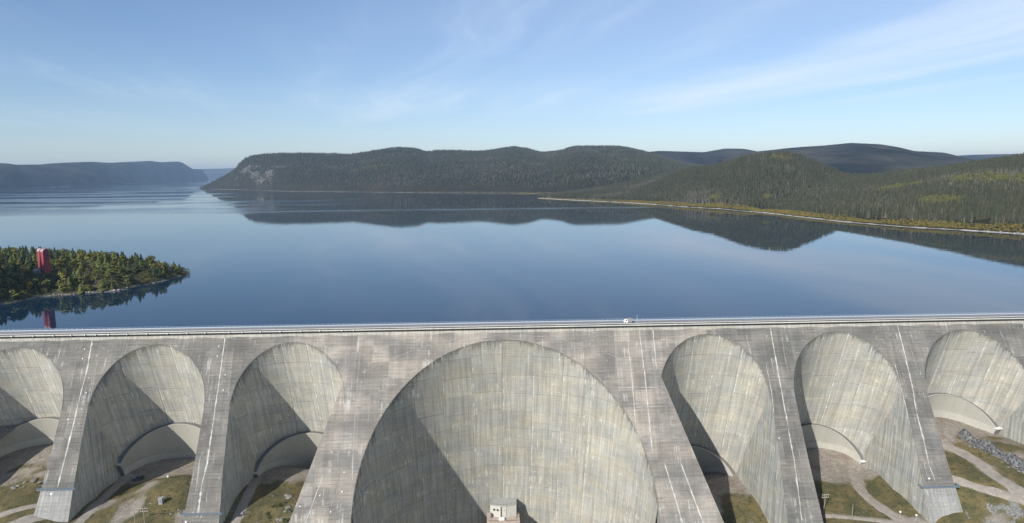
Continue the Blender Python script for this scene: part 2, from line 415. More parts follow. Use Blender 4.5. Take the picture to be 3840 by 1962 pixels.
# seams with lime deposits on the faces (x, s) polylines
SEAMS = [
 (0, [(-231.8,2.3),(-231.1,19.9),(-231.9,39.0)], .8), (0, [(-231.9,39),(-232.1,52.2),(-232.6,65.9),(-233.1,82.5)], .9), (1, [(-226.8,7.7),(-226.1,24.6),(-225.7,38.2)], .45),
 (1, [(-238.5,10.3),(-238,25.3),(-237.7,32.6)], .4), (0, [(-231.7,85),(-229.9,98.6)], .5), (0, [(-157.8,1.1),(-157.6,23.2),(-157.8,41.5),(-157.8,53.9)], .75),
 (0, [(-157.8,53.9),(-157.9,71.9),(-159.4,85.1)], .9), (0, [(-159.1,84.3),(-159,98.8)], 1.3), (1, [(-163.5,9.9),(-163.7,24.9),(-163.2,37.8)], .5),
 (1, [(-152.2,9.1),(-151.9,25.2),(-151.6,38)], .5), (0, [(-163.7,24.9),(-158.3,24.3)], .3), (0, [(-151.8,25.6),(-147.8,25.3)], .3), (1, [(-164,38.2),(-157.3,38.6)], .3),
 (1, [(-238.2,38.4),(-232.4,38.8)], .3), (1, [(-238,25.3),(-231.9,24.6)], .3), (0, [(-156.2,95.3),(-158.2,101.7)], .4),
 (1, [(-89,4.1),(-88.4,30.6)], .55), (1, [(-80.8,4.2),(-81.2,28.5),(-81.5,46.7),(-81.5,82.1)], .55), (0, [(-97.8,82.5),(-96.4,78.8)], .4), (1, [(-87.7,79.4),(-92,102.2)], .5),
 (0, [(-81.4,62.6),(-80.8,86.2)], .5), (0, [(-99.2,62.6),(-80.9,62.6)], .28), (1, [(-74.5,35.1),(-74,52.2)], .35), (1, [(-98.1,78.5),(-85.2,78.2)], .3),
 (1, [(-73.3,3.9),(-73.7,15.4)], .3), (1, [(-54,6.2),(-53.8,28.1)], .35), (1, [(-64.8,6),(-64.9,15.6)], .3), (0, [(-69.9,35.4),(-64.5,35.5)], .4), (0, [(-63.7,32.1),(-58.2,32.2)], .35),
 (0, [(-96.5,80),(-103.5,103),(-110,128)], .5), (1, [(-87.9,80),(-92.5,104),(-96,125)], .5),
 (0, [(72.3,.8),(72.6,35.4),(72.2,59)], .6), (0, [(79.5,1.3),(80.2,29.9),(80,71.5)], .7), (0, [(87.6,1.4),(87.2,26.3)], .7), (0, [(63.3,36.3),(91,36.7)], .3), (0, [(73.3,47.5),(90.6,47.5)], .3),
 (1, [(65.8,6.5),(63.4,29.6)], .35), (1, [(53,5.2),(51.5,25.5)], .3), (0, [(52.8,26.8),(57.5,26.9)], .3), (0, [(86,78.1),(92.1,108.2),(96,128)], .85), (0, [(94.9,78.3),(102.9,108.4),(109,130)], .85),
 (0, [(74.4,78.2),(73.3,88.4)], .5), (0, [(156.9,1.4),(156.7,29.6),(156.8,50.1),(157,59.1)], .85), (0, [(156.7,60.9),(156.9,79.3),(155.2,109.3)], .7), (0, [(150.6,23.7),(151,40.7),(150.1,53.6)], .4),
 (1, [(162.3,9.3),(162.4,29.7)], .45), (1, [(155.7,24.8),(163.4,24.4)], .25), (0, [(232.7,1.8),(232.8,20.5),(232.2,42.4),(231.0,53.5)], .8), (0, [(231,53.5),(231.2,67.9),(230.6,81.9)], .7),
 (0, [(230.6,81.9),(231.8,90.5)], .5), (0, [(231.7,92.7),(232.9,108.1)], .9), (0, [(233.3,101.5),(233.6,108)], .5), (0, [(225.5,24.2),(225.8,44.2),(225.4,60.7)], .4), (1, [(237.2,14.7),(237.8,31.2)], .4),
 (1, [(150.1,61.7),(164.1,60.6)], .25), (1, [(229.6,73),(236.9,73.6)], .25), (0, [(308.5,2.6),(308.3,40)], .7), (1, [(226.2,11.5),(225.5,24.2)], .4)]
# faint arc joint round the great arch
arcp = [(-89.5,31.5),(-82.5,27),(-72,21.5),(-60.5,16.3),(-48.5,11.7),(-36,7.9),(-24,5.9),(-12,4.9),(0,4.6),(12,4.9),(24,6),(36,8.2),(48.5,12),(60.5,16.8),(72,22),(82.5,27.5),(89.5,31.8)]
SEAMS += [(1, arcp[:9], .4), (1, arcp[8:], .4)]
rs = random.Random(5)
for xx in (-309.5, -231.8, -157.6, -82, 80, 157, 232.5, 309.3):       # short dribbles below lift joints
    for _ in range(9):
        x = xx+rs.uniform(-9, 9); s = rs.uniform(12, 96); 
        if abs(xx) > 100: x = xx+rs.uniform(-6, 6)
        SEAMS.append((rs.choice((0, 1, 1)), [(x, s), (x+rs.uniform(-.15, .15), s+rs.uniform(1.5, 9))], rs.uniform(.18, .4)))
        if rs.random() < .5: SEAMS.append((1, [(x-rs.uniform(1, 3), s), (x+rs.uniform(.5, 3), s+.1)], .22))
BX = [-XC-3*S1, -XC-2*S1, -XC-S1, -XC, XC, XC+S1, XC+2*S1, XC+3*S1]
def near_butt(x): return butt[min(range(8), key=lambda i: abs(BX[i]-x))]
def seam(kind, pts, wd):
    n = Vector((0, -SQ, .5)); v, f = [], []
    P = []
    for a, b_ in zip(pts[:-1], pts[1:]):
        L = math.hypot(b_[0]-a[0], b_[1]-a[1]); m = max(2, int(L/1.6))
        P += [(a[0]+(b_[0]-a[0])*i/m, a[1]+(b_[1]-a[1])*i/m) for i in range(m)]
    P.append(pts[-1])
    for i, (x, s) in enumerate(P):
        q = P[min(i+1, len(P)-1)]; o = P[max(i-1, 0)]; dx, ds = q[0]-o[0], q[1]-o[1]; L = math.hypot(dx, ds) or 1
        nx, ns_ = -ds/L, dx/L
        e = min(1, (i+.15)/1.5, (len(P)-1-i+.15)/2.)
        hw = wd*.4*rs.uniform(.35, 1.3)*max(.25, e); sh = rs.uniform(-.1, .1)
        for sg, hh in ((-1, .0), (-.8, .035), (.8, .035), (1, .0)):
            X = x+nx*(hw*sg+sh); SS = s+ns_*(hw*sg)
            v.append((X, yf(SS)+n.y*(hh+.006), zf(SS)+n.z*(hh+.006)))
    for i in range(len(P)-1):
        for j in range(3): f.append((i*4+j, i*4+j+1, i*4+j+5, i*4+j+4))
    o = new_obj('joint_seam', mesh('joint_seam', v, f), near_butt(sum(p[0] for p in pts)/len(pts)), (M_LIMEF if kind else M_LIME,))
for sd in SEAMS: seam(*sd)

# small white instrument boxes on the faces
MARKS = [(-234.8,8.5,.5),(-234.8,13.9,.5),(-227.2,12.4,.35),(-228.7,33.2,.5),(-228.9,25,.4),(-235.3,47.5,.5),(-160.5,8.2,.5),(-160.5,13.9,.5),(-154.7,24.7,.45),(-154.6,33.3,.5),(-230.9,5.7,.35),(-85.4,78.4,.5),(-85.8,88.2,.55),(-97.2,89.9,.45),(153.8,8.1,.35),(150.7,66.1,.45),(228.7,89.2,.7),(-235.5,85.6,.95),(-164.5,101,.8),(-107,95,.5),(-91,98,.5)]
for x, s, r in MARKS:
    v, f = [], []; n = Vector((0, -SQ, .5)); c = Vector((x, yf(s), zf(s))); t = Vector((0, -.5, -SQ))
    mb = MB()
    mb.rod(c+n*.003, c+n*.35, r*.72, r*.58, 8)
    mb.build('instrument_cover', M_WHITE, near_butt(x))

# ------------------------------------------------------------------ crest of the dam
X0, X1 = -420, 430
def crest(name, y0, y1, z0, z1, m, x0=X0, x1=X1):
    v, f, uv = [], [], []
    n = int((x1-x0)/10)
    for i in range(n+1):
        x = x0+(x1-x0)*i/n
        for (y, z) in ((y0, z0), (y0, z1), (y1, z1), (y1, z0)):
            v.append((x, y, z)); uv.append((x, z+y))
    for i in range(n):
        for j in range(4):
            a, b_ = i*4+j, i*4+(j+1) % 4; f.append((a, a+4, b_+4, b_))
    f += [(0, 1, 2, 3), tuple(n*4+q for q in (3, 2, 1, 0))]
    return new_obj(name, mesh(name, v, f, uv), dam, (m,))
crest('crest_slab', -1.75, 9.2, .06, .62, M_CREST)
crest('dark_slab_strip', -1.25, -.62, .625, .98, M_DARK)  # dark strip along the slab between its edge and the parapet
crest('parapet', -.45, -.05, .625, 1.3, M_CREST)
crest('overhang_shade', -1.45, -.25, -.85, .055, M_DARK)  # dark box added to paint in the shade under the slab overhang
crest('road_deck', .33, 9.0, .624, .66, M_ROADC)
crest('kerb', .0, .32, .625, .82, M_CREST)
crest('upstream_parapet', 9.01, 9.4, .3, 1.25, M_GALV)
crest('upstream_face', 3.2, 9.0, -9, .055, M_BACK)
# pale band just under the slab: a slightly proud course of newer concrete
v, f, uv = [], [], []
for i in range(86):
    x = X0+10*i
    lo_ = 3.0+.45*math.sin(i*2.7)
    for s, h in ((.3, .1), (lo_, .1), (lo_+.12, .0)):
        v.append((x, yf(s)-SQ*h, zf(s)+.5*h)); uv.append((x, s))
for i in range(85):
    for j in range(2): f.append((i*3+j, i*3+j+1, i*3+j+4, i*3+j+3))
new_obj('top_course', mesh('top_course', v, f, uv), dam, (concrete('top_course_concrete', (.34, .33, .295), (.37, .345, .29), streak=.5, white=.5, line=.1, lift=5),))
# guard rail posts
mb = MB()
for i in range(0, 280): mb.box(X0+3*i, X0+3*i+.12, 9.12, 9.28, 1.25, 1.85)
mb.box(X0, X1, 9.15, 9.25, 1.85, 1.93)
mb.build('guard_rail', M_GALV, dam)
# globe lamps hung along the slab edge
LAMPX = [-299.5,-287.3,-275.3,-263.6,-252.6,-242.9,-235.2,-229.3,-222.1,-211.9,-200.9,-189.5,-178.5,-168.4,-155.0,-147.6,-137.4,-126.3,-114.7,-104.0,-91.4,-84.9]
lm = MB().rod((0, 0, 0), (0, -.5, 0), .12, n=6).v, 0
lmesh_b = MB().box(-.22, .22, -.3, 0, -.25, .25); lmesh_g = MB().ball((0, -.62, 0), .42)
mB = mesh('bracket', lmesh_b.v, lmesh_b.f); mB.materials.append(M_GALV); mG = mesh('globe', lmesh_g.v, lmesh_g.f); mG.materials.append(M_WHITE)
for x in LAMPX:
    e = empty('globe_lamp', 'small white globe lamp on the slab edge along the left half of the dam crest', 'lamp', (x, -1.752, .34), 'white globe lamps along the crest')
    for nm, md in (('bracket', mB), ('globe', mG)):
        o = bpy.data.objects.new(nm, md); COL.objects.link(o); o.parent = e

# ------------------------------------------------------------------ ground below the dam
CP = np.array([
 (-300,10,-74),(-271,16,-71.5),(-291,0,-74.5),(-262,-5,-73),(-250,-20,-75),(-268,-20,-77),(-290,-20,-79),(-255,-40,-79),(-275,-45,-82),(-245,-52,-83.5),(-235,-56,-86),(-262,-60,-87),(-300,-50,-84),(-330,-20,-78),(-340,20,-70),(-280,-90,-98),(-340,-60,-80),
 (-223,-5,-86),(-223,-25,-86.2),(-222,-45,-86.4),(-218,-62,-88),(-212,5,-86),(-195,16,-85.5),(-178,8,-85),(-200,0,-85),(-188,-20,-77.5),(-176,-19,-77),(-206,-26,-83.5),(-197,-46,-84.5),(-180,-44,-82.5),(-168,-42,-84),(-165,-62,-95),(-158,-58,-95.5),(-151,-57,-96),(-169,-50,-88),(-190,-70,-89),(-190,-95,-98),(-170,-5,-85),(-167,-22,-82),
 (-147,-2,-88.5),(-147,-40,-90),(-138,-62,-94),(-125,15,-88.5),(-108,10,-87),(-140,5,-88.5),(-125,-18,-90),(-112,-22,-88),(-124,-44,-93),(-106,-48,-95),(-125,-85,-106),(-100,-30,-90),
 (0,60,-178),(0,35,-180),(62,0,-182),(-62,0,-180),(0,-30,-185),(40,45,-178),(-40,45,-178),(72,20,-176),(-72,20,-174),(0,-100,-195),(80,-70,-180),(-80,-70,-178),(0,-200,-203),(0,-400,-212),(-200,-300,-180),(200,-300,-185),(-400,-300,-120),(400,-300,-130),(-450,-100,-80),(-420,0,-60),
 (148,5,-103),(148,-30,-107),(135,-60,-116),(120,10,-102),(95,0,-105),(105,-40,-118),(125,-30,-112),
 (195,15,-90.5),(210,8,-94),(223,5,-95),(224,-22,-94.8),(223,-44,-97),(200,-45,-99),(180,-40,-100),(212,-60,-102),(185,0,-92.5),(200,-20,-95.5),(240,-64,-99),(185,-85,-112),(172,-5,-95),(170,-30,-100),
 (250,6,-67),(262,12,-66.5),(276,15,-66.8),(290,8,-71),(300,-4,-72),(258,-8,-73),(266,-18,-75.5),(246,-30,-77.5),(247,-38,-79.5),(243,-54,-93),(237,-58,-94),(252,-58,-91),(231,-56,-93.8),(262,-50,-80.5),(272,-40,-78.5),(272,-60,-80.5),(276,-80,-84),(250,-60,-92),(262,-70,-90),(255,-85,-98),
 (279,-4,-70.5),(284,-22,-71),(290,-45,-72.5),(315,-20,-69),(330,-60,-72),(340,20,-62),(430,-60,-60),(440,40,-40)], float)
def _solve():
    P = CP[:, :2]; D = np.hypot(*(P[:, None]-P[None]).transpose(2, 0, 1)); n = len(P)
    A_ = np.zeros((n+3, n+3)); A_[:n, :n] = D-np.eye(n)*1.2; A_[:n, n] = 1; A_[:n, n+1:] = P; A_[n, :n] = 1; A_[n+1:, :n] = P.T
    return np.linalg.solve(A_, np.concatenate([CP[:, 2], [0, 0, 0]]))
_w = _solve()
def ground(x, y, rough=True):
    x = np.asarray(x, float); y = np.asarray(y, float); sh = x.shape; X = x.ravel(); Y = y.ravel()
    D = np.hypot(X[:, None]-CP[None, :, 0], Y[:, None]-CP[None, :, 1])
    z = D@_w[:len(CP)]+_w[-3]+_w[-2]*X+_w[-1]*Y
    z = z-45*np.clip((84-np.abs(X))/10, 0, 1)*np.clip((Y+70)/20, 0, 1)
    if rough: z = z+fbm(X, Y, 14, 4, 3)*.9+fbm(X, Y, 3.5, 3, 7)*.3*np.clip((-Y)/10, .3, 1)
    return z.reshape(sh)

ROADS = [
 ([(-221,4),(-220.3,-10),(-219.6,-25),(-218.8,-42),(-219,-58),(-226,-74),(-240,-88)], 5.2),
 ([(-145.5,2),(-143.8,-12),(-142.3,-28),(-142,-45),(-147,-60),(-156,-74)], 5.),
 ([(-237,-36),(-252,-45),(-268,-52),(-290,-58)], 3.2), ([(-238,-47),(-252,-57),(-266,-65),(-285,-74)], 6.),
 ([(214,4),(210,-8),(206.5,-18),(206.5,-28),(209,-38),(213,-47),(222,-58),(236,-74)], 6.2),
 ([(176,-38),(188,-42),(200,-46),(213,-50)], 3.),
 ([(247,-5),(258,-9),(265,-17),(267.5,-30),(268.5,-45),(271,-60),(276,-76)], 6.5), ([(243,-36.5),(252,-43),(262,-53),(272,-66)], 4.),
 ([(-252,-6),(-246,-16),(-240,-28)], 6.)]
def road_dist(X, Y):
    d = np.full(X.shape, 1e9); hw = np.zeros(X.shape)
    for pts, wd in ROADS:
        for (ax, ay), (bx, by) in zip(pts[:-1], pts[1:]):
            t = np.clip(((X-ax)*(bx-ax)+(Y-ay)*(by-ay))/((bx-ax)**2+(by-ay)**2), 0, 1)
            q = np.hypot(X-ax-t*(bx-ax), Y-ay-t*(by-ay))-wd/2
            d = np.minimum(d, q)
    return d
xs = np.arange(-420, 441, 2.0); ys = np.concatenate([np.arange(-1500, -130, 30), np.arange(-130, 64, 2.0)])
XX, YY = np.meshgrid(xs, ys); 
zs_s = ground(XX, YY, False); zs_r = ground(XX, YY)
rd = road_dist(XX, YY)
bl = np.clip((rd-.5)/3, 0, 1); ZZ = (zs_s-.12)*(1-bl)+zs_r*bl
me = mesh('ground', np.stack([XX.ravel(), YY.ravel(), ZZ.ravel()], 1), grid_faces(len(ys), len(xs)))
inside = np.clip((YY+14)/14+fbm(XX, YY, 9, 3, 5)*.6, 0, 1)
gr = np.clip(1-inside, 0, 1)*np.clip(.5+rd/3, 0, 1)
gr *= np.clip(.9+fbm(XX, YY, 16, 3, 11)*1.1, .0, 1)
ry = np.clip(((XX > 240)*(YY < -52))*1.0+((XX > -160)*(XX < -95)*.5), 0, 1)*np.clip(.6+fbm(XX, YY, 7, 3, 2)*1.5, 0, 1)
for nm, arr in (('grass', gr), ('stony', ry)):
    at = me.attributes.new(nm, 'FLOAT', 'POINT'); at.data.foreach_set('value', arr.ravel().astype(np.float32))
m, k, b = material('valley_ground')
tc = k.n('ShaderNodeTexCoord').outputs['Object']
ga = k.n('ShaderNodeAttribute', attribute_name='grass').outputs['Fac']; sa = k.n('ShaderNodeAttribute', attribute_name='stony').outputs['Fac']
n1 = k.noise(tc, .35, 5, .65); n2 = k.noise(tc, 1.6, 4, .7); n3 = k.noise(k.vscale(tc, 1, 1, 1), .09, 4, .6)
grass = k.mix(k.ramp(n3, .35, .65), (.085, .08, .035), (.16, .125, .055)); grass = k.mix(k.ramp(n1, .45, .7), grass, (.06, .064, .03))
dirt = k.mix(k.ramp(n1, .3, .7), (.22, .19, .16), (.31, .28, .235)); dirt = k.mix(k.ramp(n3, .5, .75), dirt, (.19, .145, .12))
stone = k.mix(k.ramp(n2, .35, .7), (.13, .13, .12), (.30, .30, .28))
c = k.mix(k.ramp(k.m('ADD', ga, k.m('MULTIPLY', k.m('SUBTRACT', n2, .5), .9)), .35, .6), dirt, grass)
c = k.mix(k.ramp(k.m('ADD', sa, k.m('MULTIPLY', k.m('SUBTRACT', n1, .5), 1.2)), .5, .75), c, stone)
n5 = k.noise(tc, .8, 6, .8)
lum = k.m('ADD', .12, k.m('ADD', k.m('MULTIPLY', n2, .8), k.m('MULTIPLY', n5, .95)))
link(k, k.n('ShaderNodeVectorMath', operation='SCALE', i={0: c, 'Scale': lum}).outputs[0], b.inputs['Base Color']); b.inputs['Roughness'].default_value = .95
link(k, k.n('ShaderNodeBump', i={'Strength': .8, 'Distance': .6, 'Height': k.m('ADD', n2, n1)}).outputs[0], b.inputs['Normal'])
struct(new_obj('ground', me, None, (m,), True))
M_GRAVEL = plain('gravel_road', (.275, .245, .21), .95, nz=.45, sc=.35)

def gz(x, y): return float(ground(np.array([x]), np.array([y]), False)[0])
def smooth_path(pts, step=2.):
    P = [Vector((*p, 0)) for p in pts]; out = []
    for i in range(len(P)-1):
        a, b_, c_, d = P[max(i-1, 0)], P[i], P[i+1], P[min(i+2, len(P)-1)]
        n = max(2, int((c_-b_).length/step))
        for j in range(n):
            t = j/n; out.append(.5*((2*b_)+(c_-a)*t+(2*a-5*b_+4*c_-d)*t*t+(3*b_-a-3*c_+d)*t**3))
    out.append(P[-1]); return out
for pts, wd in ROADS:
    P = smooth_path(pts); v = []
    for i, p in enumerate(P):
        t = (P[min(i+1, len(P)-1)]-P[max(i-1, 0)]).normalized(); nrm = Vector((-t.y, t.x, 0)); ww = wd*(1+.12*math.sin(i*.7)+.1*math.sin(i*1.9))
        for j in range(-2, 3): 
            q = p+nrm*ww*j/4; v.append((q.x, q.y, 0))
    v = np.array(v); v[:, 2] = ground(v[:, 0], v[:, 1], False)+.06
    v[0::5, 2] -= .18; v[4::5, 2] -= .18
    struct(new_obj('road', mesh('road', v, grid_faces(len(P), 5)), None, (M_GRAVEL,), True))

# ------------------------------------------------------------------ insulating screens at the foot of the vaults
def screen(op, zc, label, k_=20., PE=R(84)):
    e = empty('insulation_wall', label, 'wall', (op.cx, op.yc(-zc/SQ)-4, zc), 'curved insulation walls at the foot of the vaults')
    inv = Matrix.Translation(e.location).inverted()
    def loc(x, y, z): return (x-e.location.x, y-e.location.y, z-e.location.z)
    def P(r, ph, z):
        s = -z/SQ; return loc(op.cx+r*math.sin(ph), op.yc(s)-op.b+r*math.cos(ph), z)
    def ztop(ph): return zc-k_*(1-math.cos(ph))
    def zg(ph):
        s = 95.; p = (op.cx+26*math.sin(ph), op.yc(-(zc-22)/SQ)-op.b+26*math.cos(ph)); return gz(*p)
    n = 11; rr_ = random.Random(int(zc*7+op.cx))
    def curved(name, mat, p0, p1, r_in, r_out, zb, zt, nc=4, nr=2, sm=False):
        v, f = [], []
        for r in (r_in, r_out):
            for i in range(nr+1):
                for j in range(nc+1):
                    ph = p0+(p1-p0)*j/nc; z = zb(ph)+(zt(ph)-zb(ph))*i/nr; v.append(P(r, ph, z))
        w_ = (nr+1)*(nc+1); g1 = grid_faces(nr+1, nc+1); f += g1+[tuple(w_+q for q in reversed(x)) for x in g1]
        bd = list(range(nc+1))+[i*(nc+1)+nc for i in range(1, nr+1)]+[nr*(nc+1)+j for j in range(nc-1, -1, -1)]+[i*(nc+1) for i in range(nr-1, 0, -1)]
        for i in range(len(bd)): a, b_ = bd[i], bd[(i+1) % len(bd)]; f.append((b_, a, w_+a, w_+b_))
        return new_obj(name, mesh(name, v, f), e, (mat,), sm)
    for i in range(n):
        p0 = -PE+2*PE*i/n; p1 = p0+2*PE/n
        curved('wall_panel', rr_.choice((M_PANEL, M_PANEL, M_PANEL2)), p0+.0008, p1-.0008, (27.3 if op.cx > 0 else 26.9)+rr_.uniform(-.03, .03), 27.8, lambda ph: min(zg(ph)-2, ztop(ph)-1), ztop, 3, 3)
    for i in range(8):
        p0 = -PE+2*PE*i/8; p1 = p0+2*PE/8; hh = 4.6+rr_.uniform(-.3, .3); 
        curved('footing', M_SFOOT, p0+.001, p1-.001, 26.75, 27.2, lambda ph: zg(ph)-2.5, lambda ph: min(zg(ph)+hh, ztop(ph)-.5), 3, 1)
    curved('roof', M_ROOF, -PE, PE, 27.85, 32.2, lambda ph: ztop(ph)-.5, lambda ph: ztop(ph)-.05, 32, 1)
    curved('coping', M_SFOOT, -PE, PE, 27.0, 27.83, lambda ph: ztop(ph)+.003, lambda ph: ztop(ph)+(.34 if op.cx > 0 else .1), 40, 1)
    for sg in (-1, 1):
        ph = sg*PE
        curved('end_wall', M_ROOF, ph-.012, ph+.012, 27.2, 31.6, lambda q: zg(q)-2, lambda q: ztop(q)-.6, 1, 1)
        curved('end_platform', M_WHITE if sg > 0 else M_SFOOT, ph-.05, ph+.045, 27.0, 31.6, lambda q: ztop(ph)+.46, lambda q: ztop(ph)+1.1, 2, 1)
    return e
screen(openings[1], -53.5, 'tall curved beige wall at the foot of the leftmost vault, cut by the picture edge')
screen(openings[2], -59.5, 'curved beige wall in deep shade behind the grassy mound, foot of the second vault')
screen(openings[3], -68.5, 'curved beige wall at the foot of the vault beside the left flank of the great arch')
screen(openings[5], -86, 'curved wall in full shadow at the foot of the vault right of the great arch', 26, R(76))
screen(openings[6], -71.5, 'sunlit curved beige wall above the gravel road fork between two right buttresses', 26, R(76))
screen(openings[7], -50, 'pale curved wall above the rock cut at the far right vault', 24, R(76))

# ------------------------------------------------------------------ reservoir
m, k, b = material('reservoir_water')
tc = k.n('ShaderNodeTexCoord').outputs['Object']
b.inputs['Base Color'].default_value = (.005, .022, .045, 1); b.inputs['IOR'].default_value = 1.333; b.inputs['Specular IOR Level'].default_value = .5
sp = k.n('ShaderNodeSeparateXYZ', i={0: tc})
pat = k.noise(k.vscale(tc, .0007, .0028, 1), 1.0, 4, .5)
far = k.ramp(sp.outputs[1], 700., 2200.)
lft = k.ramp(sp.outputs[0], -150., -700.)
far = k.m('MAXIMUM', k.m('MULTIPLY', k.ramp(sp.outputs[1], 1150., 1900.), lft), k.ramp(sp.outputs[1], 2600., 3600.))
rip = k.m('MULTIPLY', k.ramp(pat, .46, .55), far)
wob = k.m('MULTIPLY', k.m('SUBTRACT', k.noise(k.vscale(tc, .002, .0, 1), 1.0, 3), .5), 150.)
bnd = k.m('MULTIPLY', k.ramp(k.m('ABSOLUTE', k.m('SUBTRACT', k.m('ADD', sp.outputs[1], wob), 1440.)), 18., 75., 1., 0.), k.m('MULTIPLY', k.ramp(sp.outputs[0], -1100., -700.), k.ramp(sp.outputs[0], 640., 380.)))
bn2 = k.m('MULTIPLY', k.ramp(k.m('ABSOLUTE', k.m('SUBTRACT', k.m('ADD', sp.outputs[1], k.m('MULTIPLY', wob, .3)), 985.)), 4., 16., 1., 0.), k.m('MULTIPLY', k.ramp(sp.outputs[0], 420., 470.), k.ramp(sp.outputs[0], 600., 540.)))
rip = k.m('MAXIMUM', rip, k.m('MULTIPLY', k.m('MAXIMUM', bnd, bn2), .8))
b.inputs['Roughness'].default_value = .03
link(k, k.m('ADD', .02, k.m('MULTIPLY', rip, .10)), b.inputs['Roughness'])
wv = k.noise(k.vscale(tc, .5, .5, 1), 1.0, 3, .5); wv2 = k.noise(k.vscale(tc, .03, .05, 1), 1.0, 3, .5)
bp = k.n('ShaderNodeBump', i={'Strength': 1.0, 'Distance': 1.0, 'Height': k.m('ADD', k.m('MULTIPLY', wv, k.m('ADD', .004, k.m('MULTIPLY', rip, .11))), k.m('MULTIPLY', wv2, .03))})
link(k, bp.outputs[0], b.inputs['Normal'])
ZW = -6.
wys = [9.45, 200, 1000, 3000, 8000, 16000, 27000]; wxs = [-26000, -8000, -2000, 0, 2000, 8000, 16000]
struct(new_obj('water', mesh('water', [(x, y, ZW) for y in wys for x in wxs], grid_faces(7, 7)), None, (m,)))

# ------------------------------------------------------------------ hills
def hill_mat(name, cols, rockcol=(.19, .175, .165), sc=.02, relief_shade=0.):
    m, k, b = material(name)
    tc = k.n('ShaderNodeTexCoord').outputs['Object']
    n1 = k.noise(tc, sc, 6, .65); n2 = k.noise(tc, sc*.12, 4, .6); n3 = k.noise(k.vscale(tc, 1, 1, .35), sc*5, 4, .75)
    c = k.mix(k.ramp(n1, .35, .65), cols[0], cols[1]); c = k.mix(k.m('MULTIPLY', k.ramp(n2, .5, .7), .7), c, cols[2])
    c = k.mix(k.m('MULTIPLY', k.ramp(k.noise(tc, sc*.5, 5, .6), .62, .72), .6), c, cols[3])
    ra = k.n('ShaderNodeAttribute', attribute_name='rock').outputs['Fac']
    rm = k.ramp(k.m('ADD', ra, k.m('MULTIPLY', k.m('SUBTRACT', n3, .5), 2.4)), .45, .75)
    c = k.mix(rm, c, rockcol)
    lum = k.m('ADD', .35, k.m('MULTIPLY', n3, 1.3))
    if relief_shade: lum = k.m('MULTIPLY', lum, k.m('ADD', .45, k.m('MULTIPLY', k.ramp(k.noise(tc, .0016, 5, .62), .36, .66), 1.2)))  # broad light and dark patches painted in as relief shading of far slopes
    link(k, k.n('ShaderNodeVectorMath', operation='SCALE', i={0: c, 'Scale': lum}).outputs[0], b.inputs['Base Color'])
    b.inputs['Roughness'].default_value = 1; b.inputs['Specular IOR Level'].default_value = .0
    link(k, k.n('ShaderNodeBump', i={'Strength': 1.0, 'Distance': 12., 'Height': n3}).outputs[0], b.inputs['Normal'])
    return m
FC = [(.030, .032, .022), (.045, .040, .028), (.056, .044, .034), (.085, .072, .035)]
M_HILL = hill_mat('forest_hill', FC)
M_HILLFAR = hill_mat('far_forest_hill', [(.026, .030, .021), (.05, .044, .031), (.072, .056, .042), (.10, .085, .055)], sc=.006, relief_shade=1.)
M_HILLN = hill_mat('near_forest_floor', [(.045, .048, .026), (.06, .056, .03), (.075, .065, .04), (.12, .105, .04)], sc=.03)

